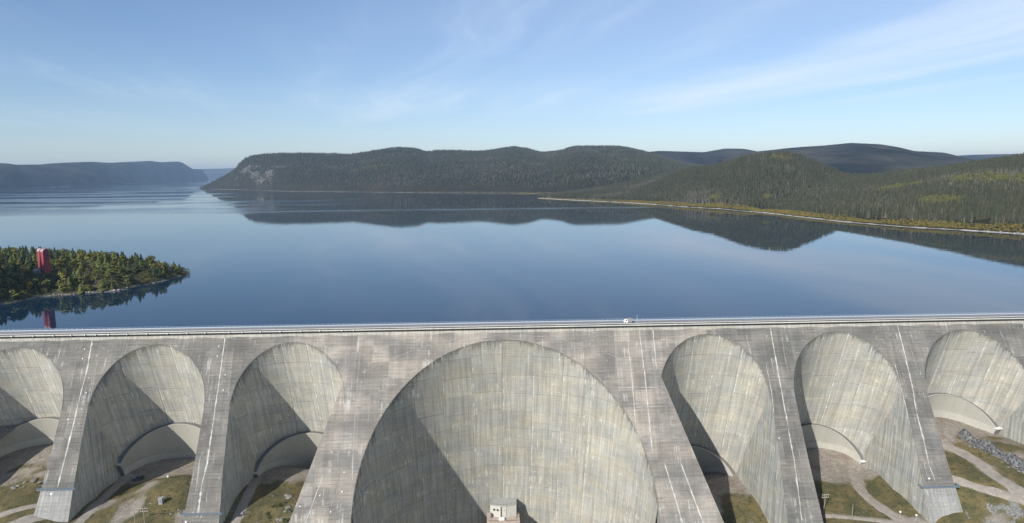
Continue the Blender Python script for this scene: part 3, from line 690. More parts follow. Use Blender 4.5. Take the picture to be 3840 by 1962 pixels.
def resample(P, n):
    P = np.asarray(P, float); d = np.concatenate([[0], np.cumsum(np.linalg.norm(np.diff(P, axis=0), axis=1))]); t = np.linspace(0, d[-1], n)
    return np.stack([np.interp(t, d, P[:, i]) for i in range(P.shape[1])], 1)
HILLS = {}
def hill(name, shore, ridge, mat, ncol=160, nrow=26, power=.85, gully=.12, gsc=500, back=900, seed=1, paired=False, rocks=()):
    if paired: Rg = np.asarray(ridge, float); Sh = np.asarray(shore, float)
    else: Rg = np.asarray(ridge, float); Sh = np.asarray(shore, float)
    t = np.linspace(0, 1, ncol)
    def par(P, by=None):
        P = np.asarray(P, float); d = np.linspace(0, 1, len(P)) if by is None else by
        return np.stack([np.interp(t, d, P[:, i]) for i in range(P.shape[1])], 1)
    dr = np.concatenate([[0], np.cumsum(np.hypot(*np.diff(Rg[:, :2], axis=0).T))]); dr /= dr[-1]
    Rr_ = par(Rg, dr)
    # gentle smoothing of the skyline keeps it free of corners
    zz = np.convolve(np.pad(Rr_[:, 2], 2, 'edge'), [.1, .2, .4, .2, .1], 'valid'); Rr_[:, 2] = zz
    if paired: Ss = par(Sh, dr)
    else:
        ds = np.concatenate([[0], np.cumsum(np.hypot(*np.diff(Sh[:, :2], axis=0).T))]); ds /= ds[-1]; Ss = par(Sh, ds)
    rows = []
    tt = np.concatenate([[-.02], np.linspace(0, 1, nrow)])
    for q in tt:
        xy = Ss[:, :2]+(Rr_[:, :2]-Ss[:, :2])*q; h = Rr_[:, 2]-ZW
        base = max(q, 0)**power
        amp = gully*4*max(q, 0)*(1-max(q, 0))
        n_ = 1-2.2*np.abs(fbm(xy[:, 0], xy[:, 1], gsc, 4, seed))+.5*fbm(xy[:, 0], xy[:, 1], gsc*.3, 3, seed+3)
        z = ZW+.4*(q > 0)+h*base+h*amp*n_
        z = np.minimum(np.maximum(z, ZW+.4+h*base*.35), ZW+h*max(base, .02)+h*(.04 if gully < .25 else .16*(1-q))) if q > 0 else np.full(ncol, ZW-8. if q < 0 else ZW+.05)
        if q == 1: z = Rr_[:, 2]
        rows.append(np.column_stack([xy, z]))
    dirv_ = Rr_[:, :2]-Ss[:, :2]; dirv_ /= np.maximum(np.hypot(*dirv_.T)[:, None], 1)
    for f_, dz in ((.12, .02), (.35, .12), (.7, .45), (1., .95)):
        rows.append(np.column_stack([Rr_[:, :2]+dirv_*back*f_, Rr_[:, 2]-(Rr_[:, 2]-ZW+5)*dz]))
    V = np.stack(rows); nr = len(rows)
    me = mesh(name, V.reshape(-1, 3), grid_faces(nr, ncol))
    ra = np.zeros((nr, ncol), np.float32)
    for (c0, q0, rc, rq, amt) in rocks:
        cc = (np.arange(ncol)/(ncol-1)-c0)/rc; qq = (np.concatenate([tt, [2]*4])-q0)/rq
        ra = np.maximum(ra, amt*np.exp(-(cc[None]**2+qq[:, None]**2)))
    at = me.attributes.new('rock', 'FLOAT', 'POINT'); at.data.foreach_set('value', ra.ravel().astype(np.float32))
    o = struct(new_obj(name, me, None, (mat,), True))
    HILLS[name] = (V[1:1+nrow], tt[1:], ra[1:1+nrow])
    return o

MAIN = [(-2226,5000,-3),(-2075,4883,46),(-1872,4720,118),(-1806,4666,155),(-1797,4659,180),(-1725,4646,221),(-1647,4641,241),(-1434,4628,246),(-1106,4606,241),(-1011,4600,227),(-828,4650,251),(-679,4690,276),(-529,4730,270),(-453,4750,247),(-375,4770,261),(-258,4800,255),(-59,4850,245),(63,4880,266),(185,4892,286),(306,4868,268),(406,4848,232),(545,4820,244),(644,4800,277),(897,4748,276),(994,4728,271),(1089,4708,246),(1165,4687,227),(1311,4633,174),(1664,4500,92),(2156,4300,69),(2700,4200,60)]
MSH = [(-2206.9,4953.5),(-2018.9,4730.7),(-1783.9,4457.9),(-1714.9,4382.6),(-1706,4372.9),(-1608.1,4266),(-1498.3,4146.2),(-1190.9,3733.3),(-877.9,3526),(-791.5,3468.7),(-623.8,3347.3),(-496.8,3255.4),(-376.4,3175.3),(-318.1,3137.8),(-261,3101.1),(-177.5,3047.3),(-43.6,2972.5),(34.1,2929.1),(109.6,2876.4),(181.7,2805.4),(239.5,2748.5),(315.2,2653.1),(365.9,2583.5),(520,2560),(640,2550),(760,2540),(860,2530),(1000,2520),(1300,2500),(1700,2450),(2200,2400)]
hill('cape_hills', MSH, MAIN, M_HILL, 260, 40, .62, .24, 560, 900, 2, True, rocks=[(.115,.42,.012,.16,.62),(.13,.25,.012,.14,.75),(.125,.5,.02,.06,.7),(.088,.7,.012,.1,.5),(.16,.45,.02,.05,.45),(.075,.3,.04,.3,.42),(.05,.2,.03,.3,.36),(.150,.22,.012,.2,.75),(.165,.40,.022,.06,.68),(.138,.10,.012,.1,.7),(.10,.30,.02,.12,.5),(.128,.36,.012,.05,.8)])
def offset_shore(P, d): return [(x, y-d) for x, y, z in P]
SEC = [(1224,6300,259),(1485,6300,274),(1668,6300,291),(2115,6300,274),(2325,6300,308),(2510,6300,304),(2644,6300,277),(2938,6300,218)]
hill('middle_hills', offset_shore(SEC, 1500), SEC, M_HILLFAR, 90, 18, .7, .12, 600, 900, 4)
BIG = [(1900,5200,180),(2174,5116,244),(2290,5080,254),(2385,5050,265),(2478,5020,272),(2663,4960,282),(2826,4906,297),(3027,4850,283),(3154,4815,258),(3263,4785,226),(3456,4730,212),(3544,4705,185),(3650,4675,134),(3906,4600,71)]
hill('big_hill', [(x*.75, y*.62) for x, y, z in BIG], BIG, M_HILLFAR, 160, 34, .75, .26, 700, 900, 6, True)
BACK = [(5822,9000,218),(6502,9000,267),(6805,9000,282),(7492,9000,287),(8877,9000,283)]
hill('back_hill', offset_shore(BACK, 2500), BACK, M_HILLFAR, 60, 14, .8, .1, 900, 1500, 8)
LEFT = [(-5739,5700,230),(-5339,6300,237),(-4849,6350,248),(-4700,6420,234),(-4695,6565,230),(-4728,6694,221),(-4890,7354,233),(-4969,7776,243),(-5010,7932,263),(-5400,9265,300),(-5595,10019,299),(-5942,12000,367),(-6014,12539,353),(-6096,13452,382),(-6110,13659,364),(-6140,14198,241),(-6147,14682,221),(-6160,15000,71)]
LSH = [(-5000,4800),(-4500,5250),(-3980,5301),(-4080,5700),(-4200,6000),(-4298,6230),(-4340,6700),(-4373,7008),(-4419,7676),(-4720,8400),(-5057,9324),(-5400,10500),(-5650,11700),(-5800,12600),(-5960,13500),(-6050,14200),(-6100,14700),(-6150,14990)]
hill('left_hills', LSH, LEFT, M_HILLFAR, 300, 34, .62, .42, 1100, 2000, 9, True, rocks=[(.35,.06,.1,.03,.6),(.5,.05,.06,.03,.6)])
FAR = [(-9980,21000,273),(-9000,21000,312),(-8623,21000,308),(-7939,21000,318),(-7624,21000,331),(-6762,21000,307),(-6000,21000,300)]
hill('far_hill', offset_shore(FAR, 900), FAR, M_HILLFAR, 60, 12, .8, .1, 900, 1500, 10)
RR = [(186,2250,-2),(383,2298,14),(605,2350,52),(692,2088,85),(727,1982,98),(777,1909,108),(826,1828,129),(876,1735,138),(915,1681,139),(962,1686,125),(1021,1692,103),(1105,1700,68),(1135,1611,68),(1170,1445,81),(1193,1338,90),(1212,1240,101),(1220,1150,111),(1275,1098,118),(1361,1000,122),(1450,850,125),(1550,650,120)]
RSH = [(181.4,2186.2),(271.9,2007.1),(431.1,1717.7),(488.8,1562.8),(515,1470),(530.8,1402.4),(560,1355),(580.6,1324.5),(590,1260),(598,1220),(606,1190),(613,1160),(621.1,1128.9),(626,1050),(631.2,976.7),(642.5,857.4),(663.4,776.8),(684.7,710.2),(723.6,651.9),(790,520),(860,330)]
hill('right_hills', RSH, RR, M_HILLN, 240, 44, 1.05, .16, 330, 500, 12, True)

# ------------------------------------------------------------------ tree models
def leaf_mat(name, a, b2, trans=.15):
    m, k, b = material(name)
    oi = k.n('ShaderNodeObjectInfo'); r = oi.outputs['Random']
    tc = k.n('ShaderNodeTexCoord').outputs['Object']
    n1 = k.noise(tc, 5, 3, .6)
    c = k.mix(r, a, b2); lum = k.m('ADD', .5, k.m('ADD', k.m('MULTIPLY', n1, .7), k.m('MULTIPLY', k.m('FRACT', k.m('MULTIPLY', r, 7.13)), .45)))
    link(k, k.n('ShaderNodeVectorMath', operation='SCALE', i={0: c, 'Scale': lum}).outputs[0], b.inputs['Base Color'])
    b.inputs['Roughness'].default_value = .8; b.inputs['Specular IOR Level'].default_value = .15
    return m
M_SPRUCE = leaf_mat('spruce_needles', (.022, .035, .016), (.036, .046, .020))
M_PINE = leaf_mat('light_conifer_needles', (.055, .08, .022), (.10, .11, .03))
M_BIRCH = leaf_mat('birch_leaves', (.085, .10, .026), (.15, .14, .035))
M_GOLD = leaf_mat('golden_leaves', (.23, .155, .02), (.30, .20, .03))
M_BUSH = leaf_mat('autumn_bush', (.15, .16, .045), (.30, .20, .045))
M_DARKBUSH = leaf_mat('dark_bush', (.05, .07, .024), (.10, .105, .035))
M_STRAW = leaf_mat('straw_tuft', (.12, .10, .045), (.19, .15, .065))
M_SNAG = plain('grey_bare_trunk', (.26, .25, .23), .9, nz=.2, sc=1)

def conifer_crown(seed, mat, tiers=9, width=.2, gaps=.15, low=.1):
    r = random.Random(seed); v, f = [], []
    for t in range(tiers):
        z = low+(1-low)*(t/tiers)**.92; rad = width*(1-(t/tiers))**.85*r.uniform(.75, 1.2)+.012; n = max(5, int(9-4*t/tiers))
        a0 = r.uniform(0, 6.3)
        for i in range(n):
            if r.random() < gaps: continue
            a = a0+2*math.pi*i/n+r.uniform(-.25, .25); L = rad*r.uniform(.65, 1.25); dz = -L*r.uniform(.25, .7); w = L*r.uniform(.35, .55)
            ca, sa_ = math.cos(a), math.sin(a); b_ = len(v); up = (1-low)/tiers*r.uniform(.9, 1.6)
            v += [(0, 0, z+up), (ca*L*.55-sa_*w, sa_*L*.55+ca*w, z+dz*.4), (ca*L, sa_*L, z+dz), (ca*L*.55+sa_*w, sa_*L*.55-ca*w, z+dz*.4)]
            f += [(b_, b_+1, b_+2), (b_, b_+2, b_+3)]
    me = mesh('crown', v, f); me.materials.append(mat); return me
def leafy_crown(seed, mat, n=150, rx=.28, z0=.22, z1=1.):
    r = random.Random(seed); v, f = [], []
    cl_ = [(r.uniform(-.5, .5)*rx, r.uniform(-.5, .5)*rx, r.uniform(z0+.12, z1-.14), r.uniform(.10, .19)) for _ in range(9)]
    for _ in range(n):
        c0 = r.choice(cl_); th = r.uniform(0, 6.283); u_ = r.uniform(-1, 1); rr_ = c0[3]*r.uniform(.6, 1.1); q = math.sqrt(1-u_*u_)
        p = Vector((c0[0]+rr_*q*math.cos(th), c0[1]+rr_*q*math.sin(th), min(1.0, c0[2]+rr_*u_*1.15)))
        nv = Vector((q*math.cos(th)+r.uniform(-.5, .5), q*math.sin(th)+r.uniform(-.5, .5), u_+.3+r.uniform(-.4, .4))).normalized()
        a = nv.orthogonal().normalized(); b_ = nv.cross(a); s_ = r.uniform(.03, .06); k0 = len(v)
        for (i, j) in ((-1, -.6), (.7, -1), (1, .5), (-.4, 1)): v.append(tuple(p+a*s_*i+b_*s_*j))
        f.append((k0, k0+1, k0+2, k0+3))
    me = mesh('crown', v, f); me.materials.append(mat); return me
def trunk_mesh(seed, h, r0, mat, lean=.02):
    r = random.Random(seed); mb = MB(); x = y = 0; n = 3
    for i in range(n):
        x2, y2 = x+r.uniform(-lean, lean), y+r.uniform(-lean, lean)
        mb.rod((x, y, h*i/n-(.06 if i == 0 else 0)), (x2, y2, h*(i+1)/n), r0*(1-.75*i/n), r0*(1-.75*(i+1)/n), 5); x, y = x2, y2
    for i in range(4):
        a = r.uniform(0, 6.3); z = h*r.uniform(.45, .9); mb.rod((x*z/h, y*z/h, z), (x+math.cos(a)*.14, y+math.sin(a)*.14, z+.12), r0*.35, r0*.1, 4)
    me = mesh('trunk', mb.v, mb.f); me.materials.append(mat); return me
KIND = {
 'spruce': [(conifer_crown(i, M_SPRUCE, 8, .23+.025*(i % 3), .1), trunk_mesh(i, .8, .016, M_BARK)) for i in range(5)],
 'pine': [(conifer_crown(20+i, M_PINE, 8, .30+.02*(i % 2), .08), trunk_mesh(20+i, .8, .018, M_BARK)) for i in range(4)],
 'birch': [(leafy_crown(40+i, M_BIRCH, 260, .34), trunk_mesh(40+i, .75, .017, M_SNAG)) for i in range(4)],
 'gold': [(leafy_crown(60+i, M_GOLD, 230, .22), trunk_mesh(60+i, .75, .016, M_SNAG)) for i in range(2)],
}
TN = {'spruce': 'spruce_tree', 'pine': 'conifer_tree', 'birch': 'birch_tree', 'gold': 'golden_tree'}
trng = random.Random(99)
def tree(kind, x, y, z, h, label, group=None, wide=1.):
    cm, tm = KIND[kind][trng.randrange(len(KIND[kind]))]
    e = empty(TN[kind], label, 'tree', (x, y, z), group, trng.uniform(0, 6.28)); e.scale = (h*wide, h*wide, h)
    for nm, md in (('trunk', tm), ('crown', cm)):
        o = bpy.data.objects.new(nm, md); COL.objects.link(o); o.parent = e
    return e

# ------------------------------------------------------------------ wooded point with the red tower
PEN = [(-800,-30),(-520,-30),(-440,8),(-410,50),(-392,90),(-378,122),(-375.8,133),(-370.3,142.1),(-366.8,155),(-363.5,165.1),(-357.8,169.9),(-345.6,172.4),(-338.1,179),(-321,185),(-315.7,190),(-316,206),(-309.5,218.3),(-302.4,239.8),(-300.8,268.5),(-299.1,289.1),(-312,300),(-335,312),(-365,330),(-410,352),(-470,385),(-560,420),(-800,500)]
def pen_dist(X, Y):
    d = np.full(X.shape, 1e9); ins = np.zeros(X.shape, bool); n = len(PEN)
    for i in range(n):
        ax, ay = PEN[i]; bx, by = PEN[(i+1) % n]
        t = np.clip(((X-ax)*(bx-ax)+(Y-ay)*(by-ay))/((bx-ax)**2+(by-ay)**2), 0, 1)
        d = np.minimum(d, np.hypot(X-ax-t*(bx-ax), Y-ay-t*(by-ay)))
        cr = ((ay > Y) != (by > Y)) & (X < (bx-ax)*(Y-ay)/(by-ay+1e-9)+ax); ins ^= cr
    return np.where(ins, d, -d)
def pen_z(X, Y):
    X = np.asarray(X, float); Y = np.asarray(Y, float)
    d = pen_dist(X, Y)+fbm(X, Y, 9, 3, 4)*1.6
    z = ZW+np.where(d > 0, 19*(1-np.exp(-np.maximum(d, 0)/34)), d*.4)+fbm(X, Y, 11, 3, 6)*.8*np.clip(d/6, 0, 1)
    z = z+128*np.exp(-((X+502)/62)**2-((Y-10)/92)**2)*np.clip(d/25, 0, 1)
    return z
xs = np.arange(-800, -285, 3.); ys = np.arange(-40, 520, 3.); XX, YY = np.meshgrid(xs, ys); ZZ = pen_z(XX, YY)
me = mesh('peninsula', np.stack([XX.ravel(), YY.ravel(), ZZ.ravel()], 1), grid_faces(len(ys), len(xs)))
m, k, b = material('peninsula_ground')
tc = k.n('ShaderNodeTexCoord').outputs['Object']; zz = k.n('ShaderNodeSeparateXYZ', i={0: tc}).outputs[2]
n1 = k.noise(tc, .25, 5, .65); n2 = k.noise(tc, 1.1, 4, .7)
c = k.mix(k.ramp(n1, .35, .65), (.05, .05, .026), (.085, .075, .045))
rk = k.mix(k.ramp(n2, .35, .7), (.09, .085, .08), (.30, .285, .26))
c = k.mix(k.ramp(k.m('ADD', zz, k.m('MULTIPLY', k.m('SUBTRACT', n1, .5), 9.)), -6.2, -5.0, 1., 0.), c, rk)
link(k, c, b.inputs['Base Color']); b.inputs['Roughness'].default_value = .95
link(k, k.n('ShaderNodeBump', i={'Strength': .8, 'Distance': .8, 'Height': n2}).outputs[0], b.inputs['Normal'])
struct(new_obj('peninsula', me, None, (m,), True))

TWX, TWY = -386.5, 205.
def pz1(x, y): return float(pen_z(np.array([x]), np.array([y]))[0])
pr = random.Random(17); placed = []
cand = 0
nf = Vector((.85, -.53, 0)).normalized()
while len(placed) < 295 and cand < 60000:
    cand += 1
    x, y = pr.uniform(-500, -298), pr.uniform(100, 385)
    if x < -8.-.745*(y+387)-8: continue        # far outside what the photograph shows of the point
    d = float(pen_dist(np.array([x]), np.array([y]))[0])
    if d < 2.2: continue
    q = Vector((x-TWX, y-TWY, 0)); 
    if q.length < 9 and q.y > -20: continue
    fr_ = q.dot(Vector((.54, -.84, 0))); la = abs(q.dot(Vector((.84, .54, 0))))
    if 0 < fr_ < 34 and la < 12: continue       # open scrub in front of the tower
    if any((x-a)**2+(y-b_)**2 < (4.6+(1.2 if y > 245 else 0))**2 for a, b_ in placed): continue
    placed.append((x, y))
tz = pen_z(np.array([p[0] for p in placed]), np.array([p[1] for p in placed]))
td = pen_dist(np.array([p[0] for p in placed]), np.array([p[1] for p in placed]))
for (x, y), z, d in zip(placed, tz, td):
    front = False
    if y > 262 and x > -338: where, h, kd = 'on the narrow tip of the wooded point', pr.uniform(4, 7.5), pr.choice(('pine', 'pine', 'birch'))
    elif y > 238+.35*(-x-330):
        h, kd = pr.uniform(7.5, 11), pr.choice(('spruce', 'spruce', 'pine', 'birch'))
        where = 'behind the red tower on the point' if x < TWX-24 else ('on the back shore just right of the red tower' if x < TWX+2 else ('along the middle of the back shore of the point' if x < -350 else 'at the far end of the back row towards the tip'))
    elif x < TWX-5: where, h, kd = ('in the shaded wood left of the red tower' if y > 185 else 'in the dark corner of the wood at the left picture edge'), pr.uniform(8, 12.5), pr.choice(('spruce', 'spruce', 'pine'))
    else:
        kd, h = pr.choice(('birch', 'birch', 'birch', 'pine', 'pine')), pr.uniform(7.5, 12)
        w3 = 'on the slope beside the red tower' if x < -366 else ('on the middle of the sunlit slope' if x < -338 else 'on the sunlit slope towards the tip')
        where = ('at the near waterline below the red tower' if x < -350 else 'at the near waterline of the point') if d < 9 else w3
    if d < 6: h *= .75
    wide = pr.uniform(1.15, 1.8) if kd != 'spruce' else pr.uniform(1.05, 1.6)
    look = {'spruce': 'dark spruce', 'pine': 'green conifer', 'birch': 'yellow-green leafy tree'}[kd]
    siz = 'tall' if h > 11 else ('small' if h < 8.3 else 'middling'); shp = 'broad' if wide > 1.35 else 'narrow'
    lb = f'{siz} {shp} {look} {where}'
    tree(kd, x, y, z-.15, h, lb, f'{look}s {where}', wide)
for x, y, h, lb in ((-372.5, 163, 10.5, 'golden birch right at the water on the near side of the wooded point'), (-418, 222, 8, 'lone yellow tree in the dark wood left of the red tower'), (-333, 205, 7, 'small golden tree on the sunlit slope towards the tip of the point')):
    tree('gold', x, y, pz1(x, y)-.1, h, lb, None, 1.)

# pale boulders along the waterline of the point
def boulder_mesh(seed, n=2):
    r = random.Random(seed); bm = bmesh.new(); bmesh.ops.create_icosphere(bm, subdivisions=n, radius=1)
    o = Vector((r.uniform(0, 99), r.uniform(0, 99), r.uniform(0, 99)))
    for v in bm.verts:
        p = v.co.copy(); f_ = 1+.35*mnoise.noise(p*1.1+o)+.15*mnoise.noise(p*2.7+o); v.co = Vector((p.x*f_*1.15, p.y*f_*.95, max(-.35, p.z*f_*.62)))
    me = bpy.data.meshes.new('boulder'); bm.to_mesh(me); bm.free(); return me
M_ROCK = plain('grey_rock', (.19, .185, .17), .95, nz=.35, sc=1.2); M_ROCKP = plain('pale_shore_rock', (.34, .325, .30), .95, nz=.4, sc=.9)
M_ROCKD = plain('dark_blue_rock', (.13, .13, .135), .95, nz=.8, sc=.9)
BM = [boulder_mesh(i) for i in range(5)]
for bme in BM: bme.materials.append(M_ROCK)
BMP = [b_.copy() for b_ in BM]
for bme in BMP: bme.materials.clear(); bme.materials.append(M_ROCKP)
br = random.Random(4)
def boulder(x, y, z, s, label, group, pale=False):
    o = bpy.data.objects.new('boulder', br.choice(BMP if pale else BM)); COL.objects.link(o)
    o.location = (x, y, z); o.scale = (s*br.uniform(.8, 1.3), s*br.uniform(.8, 1.3), s*br.uniform(.7, 1.1)); o.rotation_euler = (br.uniform(-.2, .2), br.uniform(-.2, .2), br.uniform(0, 6.3))
    o['label'] = label; o['category'] = 'rock'; o['group'] = group; return o
for i in range(8, 19):
    (ax, ay), (bx, by) = PEN[i], PEN[i+1]; L = math.hypot(bx-ax, by-ay); n = int(L/(2.8 if 9 <= i <= 13 else 8))
    for j in range(n):
        t = (j+br.random())/max(n, 1); x, y = ax+(bx-ax)*t, ay+(by-ay)*t
        boulder(x-.5, y+.8, max(pz1(x-.5, y+.8), ZW)+.05, br.uniform(.35, 1.0), 'pale boulder at the waterline of the wooded point', 'pale boulders along the waterline of the point', True)
# red intake tower: a deep round-topped tower with a recessed seam
def tower():
    e = empty('red_tower', 'tall red round-topped tower rising from the wooded point', 'tower', (TWX, TWY, pz1(TWX, TWY)-.5))
    H, Wd, Dp = 21.2, 4.9, 9.6
    ns_ = Vector((0, 0, 1)).cross(nf)           # to the right of the front as seen from inside
    side = Vector((-nf.y, nf.x, 0))
    def profile(w_, h, n=12):
        r = w_/2; P = [(-r, 0), (r, 0)]
        P += [(r*math.cos(math.pi*i/n), h-r+r*math.sin(math.pi*i/n)) for i in range(n+1)]
        return P
    def extr(name, w_, h, d0, d1, mat):
        P = profile(w_, h); v, f = [], []; n = len(P)
        for d in (d0, d1): v += [tuple(side*a+nf*d+Vector((0, 0, z))) for a, z in P]
        for i in range(n): j = (i+1) % n; f.append((i, j, n+j, n+i))
        f += [tuple(range(n-1, -1, -1)), tuple(range(n, 2*n))]
        return new_obj(name, mesh(name, v, f), e, (mat,))
    extr('front_tower', Wd, H, .5, Dp/2, M_RED); extr('rear_tower', Wd, H+.2, -Dp/2, -.5, M_RED); extr('seam', Wd-1., H-.6, -.5, .5, M_REDD)
    # pale pink cap over the rounded top of each half
    P = profile(Wd+.16, H)[2:]
    for d0, d1, dh in ((.45, Dp/2+.06, 0), (-Dp/2-.06, -.45, .2)):
        v, f = [], []
        Q = [q for q in P]; n = len(Q)
        for d in (d0, d1):
            v += [tuple(side*a+nf*d+Vector((0, 0, z+.08+dh))) for a, z in Q]
        for d in (d0, d1):
            v += [tuple(side*a*.955+nf*d+Vector((0, 0, z-.06+dh))) for a, z in Q]
        for i in range(n-1):
            f.append((i, i+1, n+i+1, n+i)); f.append((2*n+i, 2*n+i+1, i+1, i)); f.append((n+i, n+i+1, 3*n+i+1, 3*n+i))
        new_obj('roof', mesh('roof', v, f), e, (M_PINK,))
    # emblem on the front: a ring with a bolt for its tail
    def P3(a, z, d): return tuple(side*a+nf*(Dp/2+d)+Vector((0, 0, z)))
    v, f = [], []; n = 28; zc_ = H-4.2
    for i in range(n):
        t = 2*math.pi*i/n
        for r_ in (1.0, 1.7): v.append(P3(r_*.98*math.cos(t), zc_+r_*1.12*math.sin(t), .05))
    for i in range(n): j = (i+1) % n; f.append((2*i, 2*i+1, 2*j+1, 2*j))
    b0 = len(v); v += [P3(a, zc_+z, .08) for a, z in ((-.2, -.4), (.4, -.4), (1.2, -1.6), (1.3, -.95), (2.0, -2.2), (1.2, -1.75), (1.05, -2.4))]
    f += [(b0, b0+1, b0+2, b0+6), (b0+2, b0+3, b0+4, b0+5)]
    new_obj('emblem', mesh('emblem', v, f), e, (M_REDD,))
    mb = MB()
    for i in range(4): mb.obox(side*(-1.5)+nf*(Dp/2+.0)+Vector((0, 0, zc_-5.2+i*.55)), side*3.0, nf*.08, (0, 0, .28))
    mb.build('louvre', M_REDD, e)
    mb = MB().rod(nf*(-Dp/2+1.5)+Vector((0, 0, H-.2)), nf*(-Dp/2+1.5)+Vector((0, 0, H+1.3)), .5, .5, 8); mb.build('vent', M_DARK, e)
    # low vaulted porch at the rear foot
    v, f = [], []; n = 8; c0 = -nf*(Dp/2-1.0)-side*(Wd/2)
    for d in (-1, 1):
        for i in range(n+1):
            t = math.pi*i/n; v.append(tuple(c0-side*(2.6-2.6*0)+side*(2.6*d)+nf*(2.8*math.cos(t))+Vector((0, 0, 4.0*math.sin(t)))))
    for i in range(n): f.append((i, i+1, n+2+i, n+1+i))
    f += [tuple(range(n, -1, -1)), tuple(range(n+1, 2*n+2))]
    new_obj('porch', mesh('porch', v, f), e, (M_STEEL,))
tower()

# ------------------------------------------------------------------ forest and shore of the right bank
def gn_scatter(name, pts, scl, rot, idx, sources, label=None):
    me = bpy.data.meshes.new(name); me.from_pydata([tuple(map(float, p)) for p in pts], [], [])
    for nm, arr, ty in (('sc', scl, 'FLOAT_VECTOR'), ('ro', rot, 'FLOAT'), ('ix', idx, 'INT')):
        a = me.attributes.new(nm, ty, 'POINT')
        if ty == 'FLOAT_VECTOR': a.data.foreach_set('vector', np.asarray(arr, np.float32).ravel())
        else: a.data.foreach_set('value', np.asarray(arr).astype(np.float32 if ty == 'FLOAT' else np.int32))
    o = bpy.data.objects.new(name, me); COL.objects.link(o); o['kind'] = 'stuff'
    if label: o['label'] = label
    g = bpy.data.node_groups.new(name, 'GeometryNodeTree')
    g.interface.new_socket('Geometry', in_out='INPUT', socket_type='NodeSocketGeometry'); g.interface.new_socket('Geometry', in_out='OUTPUT', socket_type='NodeSocketGeometry')
    k = NT(g); gi = k.n('NodeGroupInput'); go = k.n('NodeGroupOutput')
    jn = k.n('GeometryNodeJoinGeometry')
    for so_ in reversed(sources):
        oi = k.n('GeometryNodeObjectInfo', transform_space='ORIGINAL', i={'Object': so_, 'As Instance': True}); link(k, oi.outputs['Geometry'], jn.inputs[0])
    def at(nm, ty): return k.n('GeometryNodeInputNamedAttribute', data_type=ty, i={'Name': nm}).outputs[0]
    rx = k.n('ShaderNodeCombineXYZ', i={2: at('ro', 'FLOAT')})
    iop = k.n('GeometryNodeInstanceOnPoints', i={'Points': gi.outputs[0], 'Instance': jn.outputs[0], 'Pick Instance': True, 'Instance Index': at('ix', 'INT'), 'Rotation': rx.outputs[0], 'Scale': at('sc', 'FLOAT_VECTOR')})
    link(k, iop.outputs[0], go.inputs[0])
    md = o.modifiers.new('scatter', 'NODES'); md.node_group = g
    return o

def src(name, mesh_, x, y, z, h, label, group=None):
    """crown models to scatter are crowns of real trees standing on the bank"""
    e = empty(name, label, 'tree', (x, y, z), group); e.scale = (h, h, h)
    o = bpy.data.objects.new('crown', mesh_); COL.objects.link(o); o.parent = e
    t = bpy.data.objects.new('trunk', KIND['spruce'][0][1]); COL.objects.link(t); t.parent = e
    return o
M_FOR1 = leaf_mat('bank_spruce_needles', (.034, .042, .022), (.066, .062, .036)); M_FOR2 = leaf_mat('bank_grey_needles', (.075, .075, .055), (.13, .12, .09)); M_FOR3 = leaf_mat('bank_leaves', (.10, .115, .038), (.16, .145, .048))
C1 = conifer_crown(101, M_FOR1, 7, .16, .1, .0); C2 = conifer_crown(102, M_FOR1, 6, .2, .15, .0); C3 = conifer_crown(103, M_FOR2, 6, .13, .35, .05); C4 = leafy_crown(104, M_FOR3, 70, .3, .1)
for C_ in (C4,):
    for v_ in C_.vertices: pass
B1 = leafy_crown(105, M_BUSH, 60, .5, .0, .8); B2 = leafy_crown(106, M_BUSH, 60, .6, .0, .8)
V, tt, ra = HILLS['right_hills']
def hp(name, c, t):
    V, tt, ra = HILLS[name]; nr, nc, _ = V.shape; a = c*(nc-1); b_ = np.interp(t, tt, np.arange(len(tt)))
    i = min(int(b_), nr-2); j = min(int(a), nc-2); fa, fb = a-j, b_-i
    return (V[i, j]*(1-fa)+V[i, j+1]*fa)*(1-fb)+(V[i+1, j]*(1-fa)+V[i+1, j+1]*fa)*fb
def sp_(c, t): return tuple(hp('right_hills', c, t))
s1 = src('bank_spruce', C1, *sp_(.72, .10), 13, 'dark spruce standing just above the yellow bushes of the right bank')
s2 = src('bank_spruce', C2, *sp_(.66, .12), 12, 'broad spruce behind the white shoreline below the round hill')
s3 = src('bank_snag', C3, *sp_(.8, .12), 13, 'thin grey half-bare tree behind the bushes near the right edge')
s4 = src('yellow_birch', C4, *sp_(.735, .13), 15, 'lone yellow tree standing above the shore bushes on the right bank')
frng = np.random.default_rng(3)
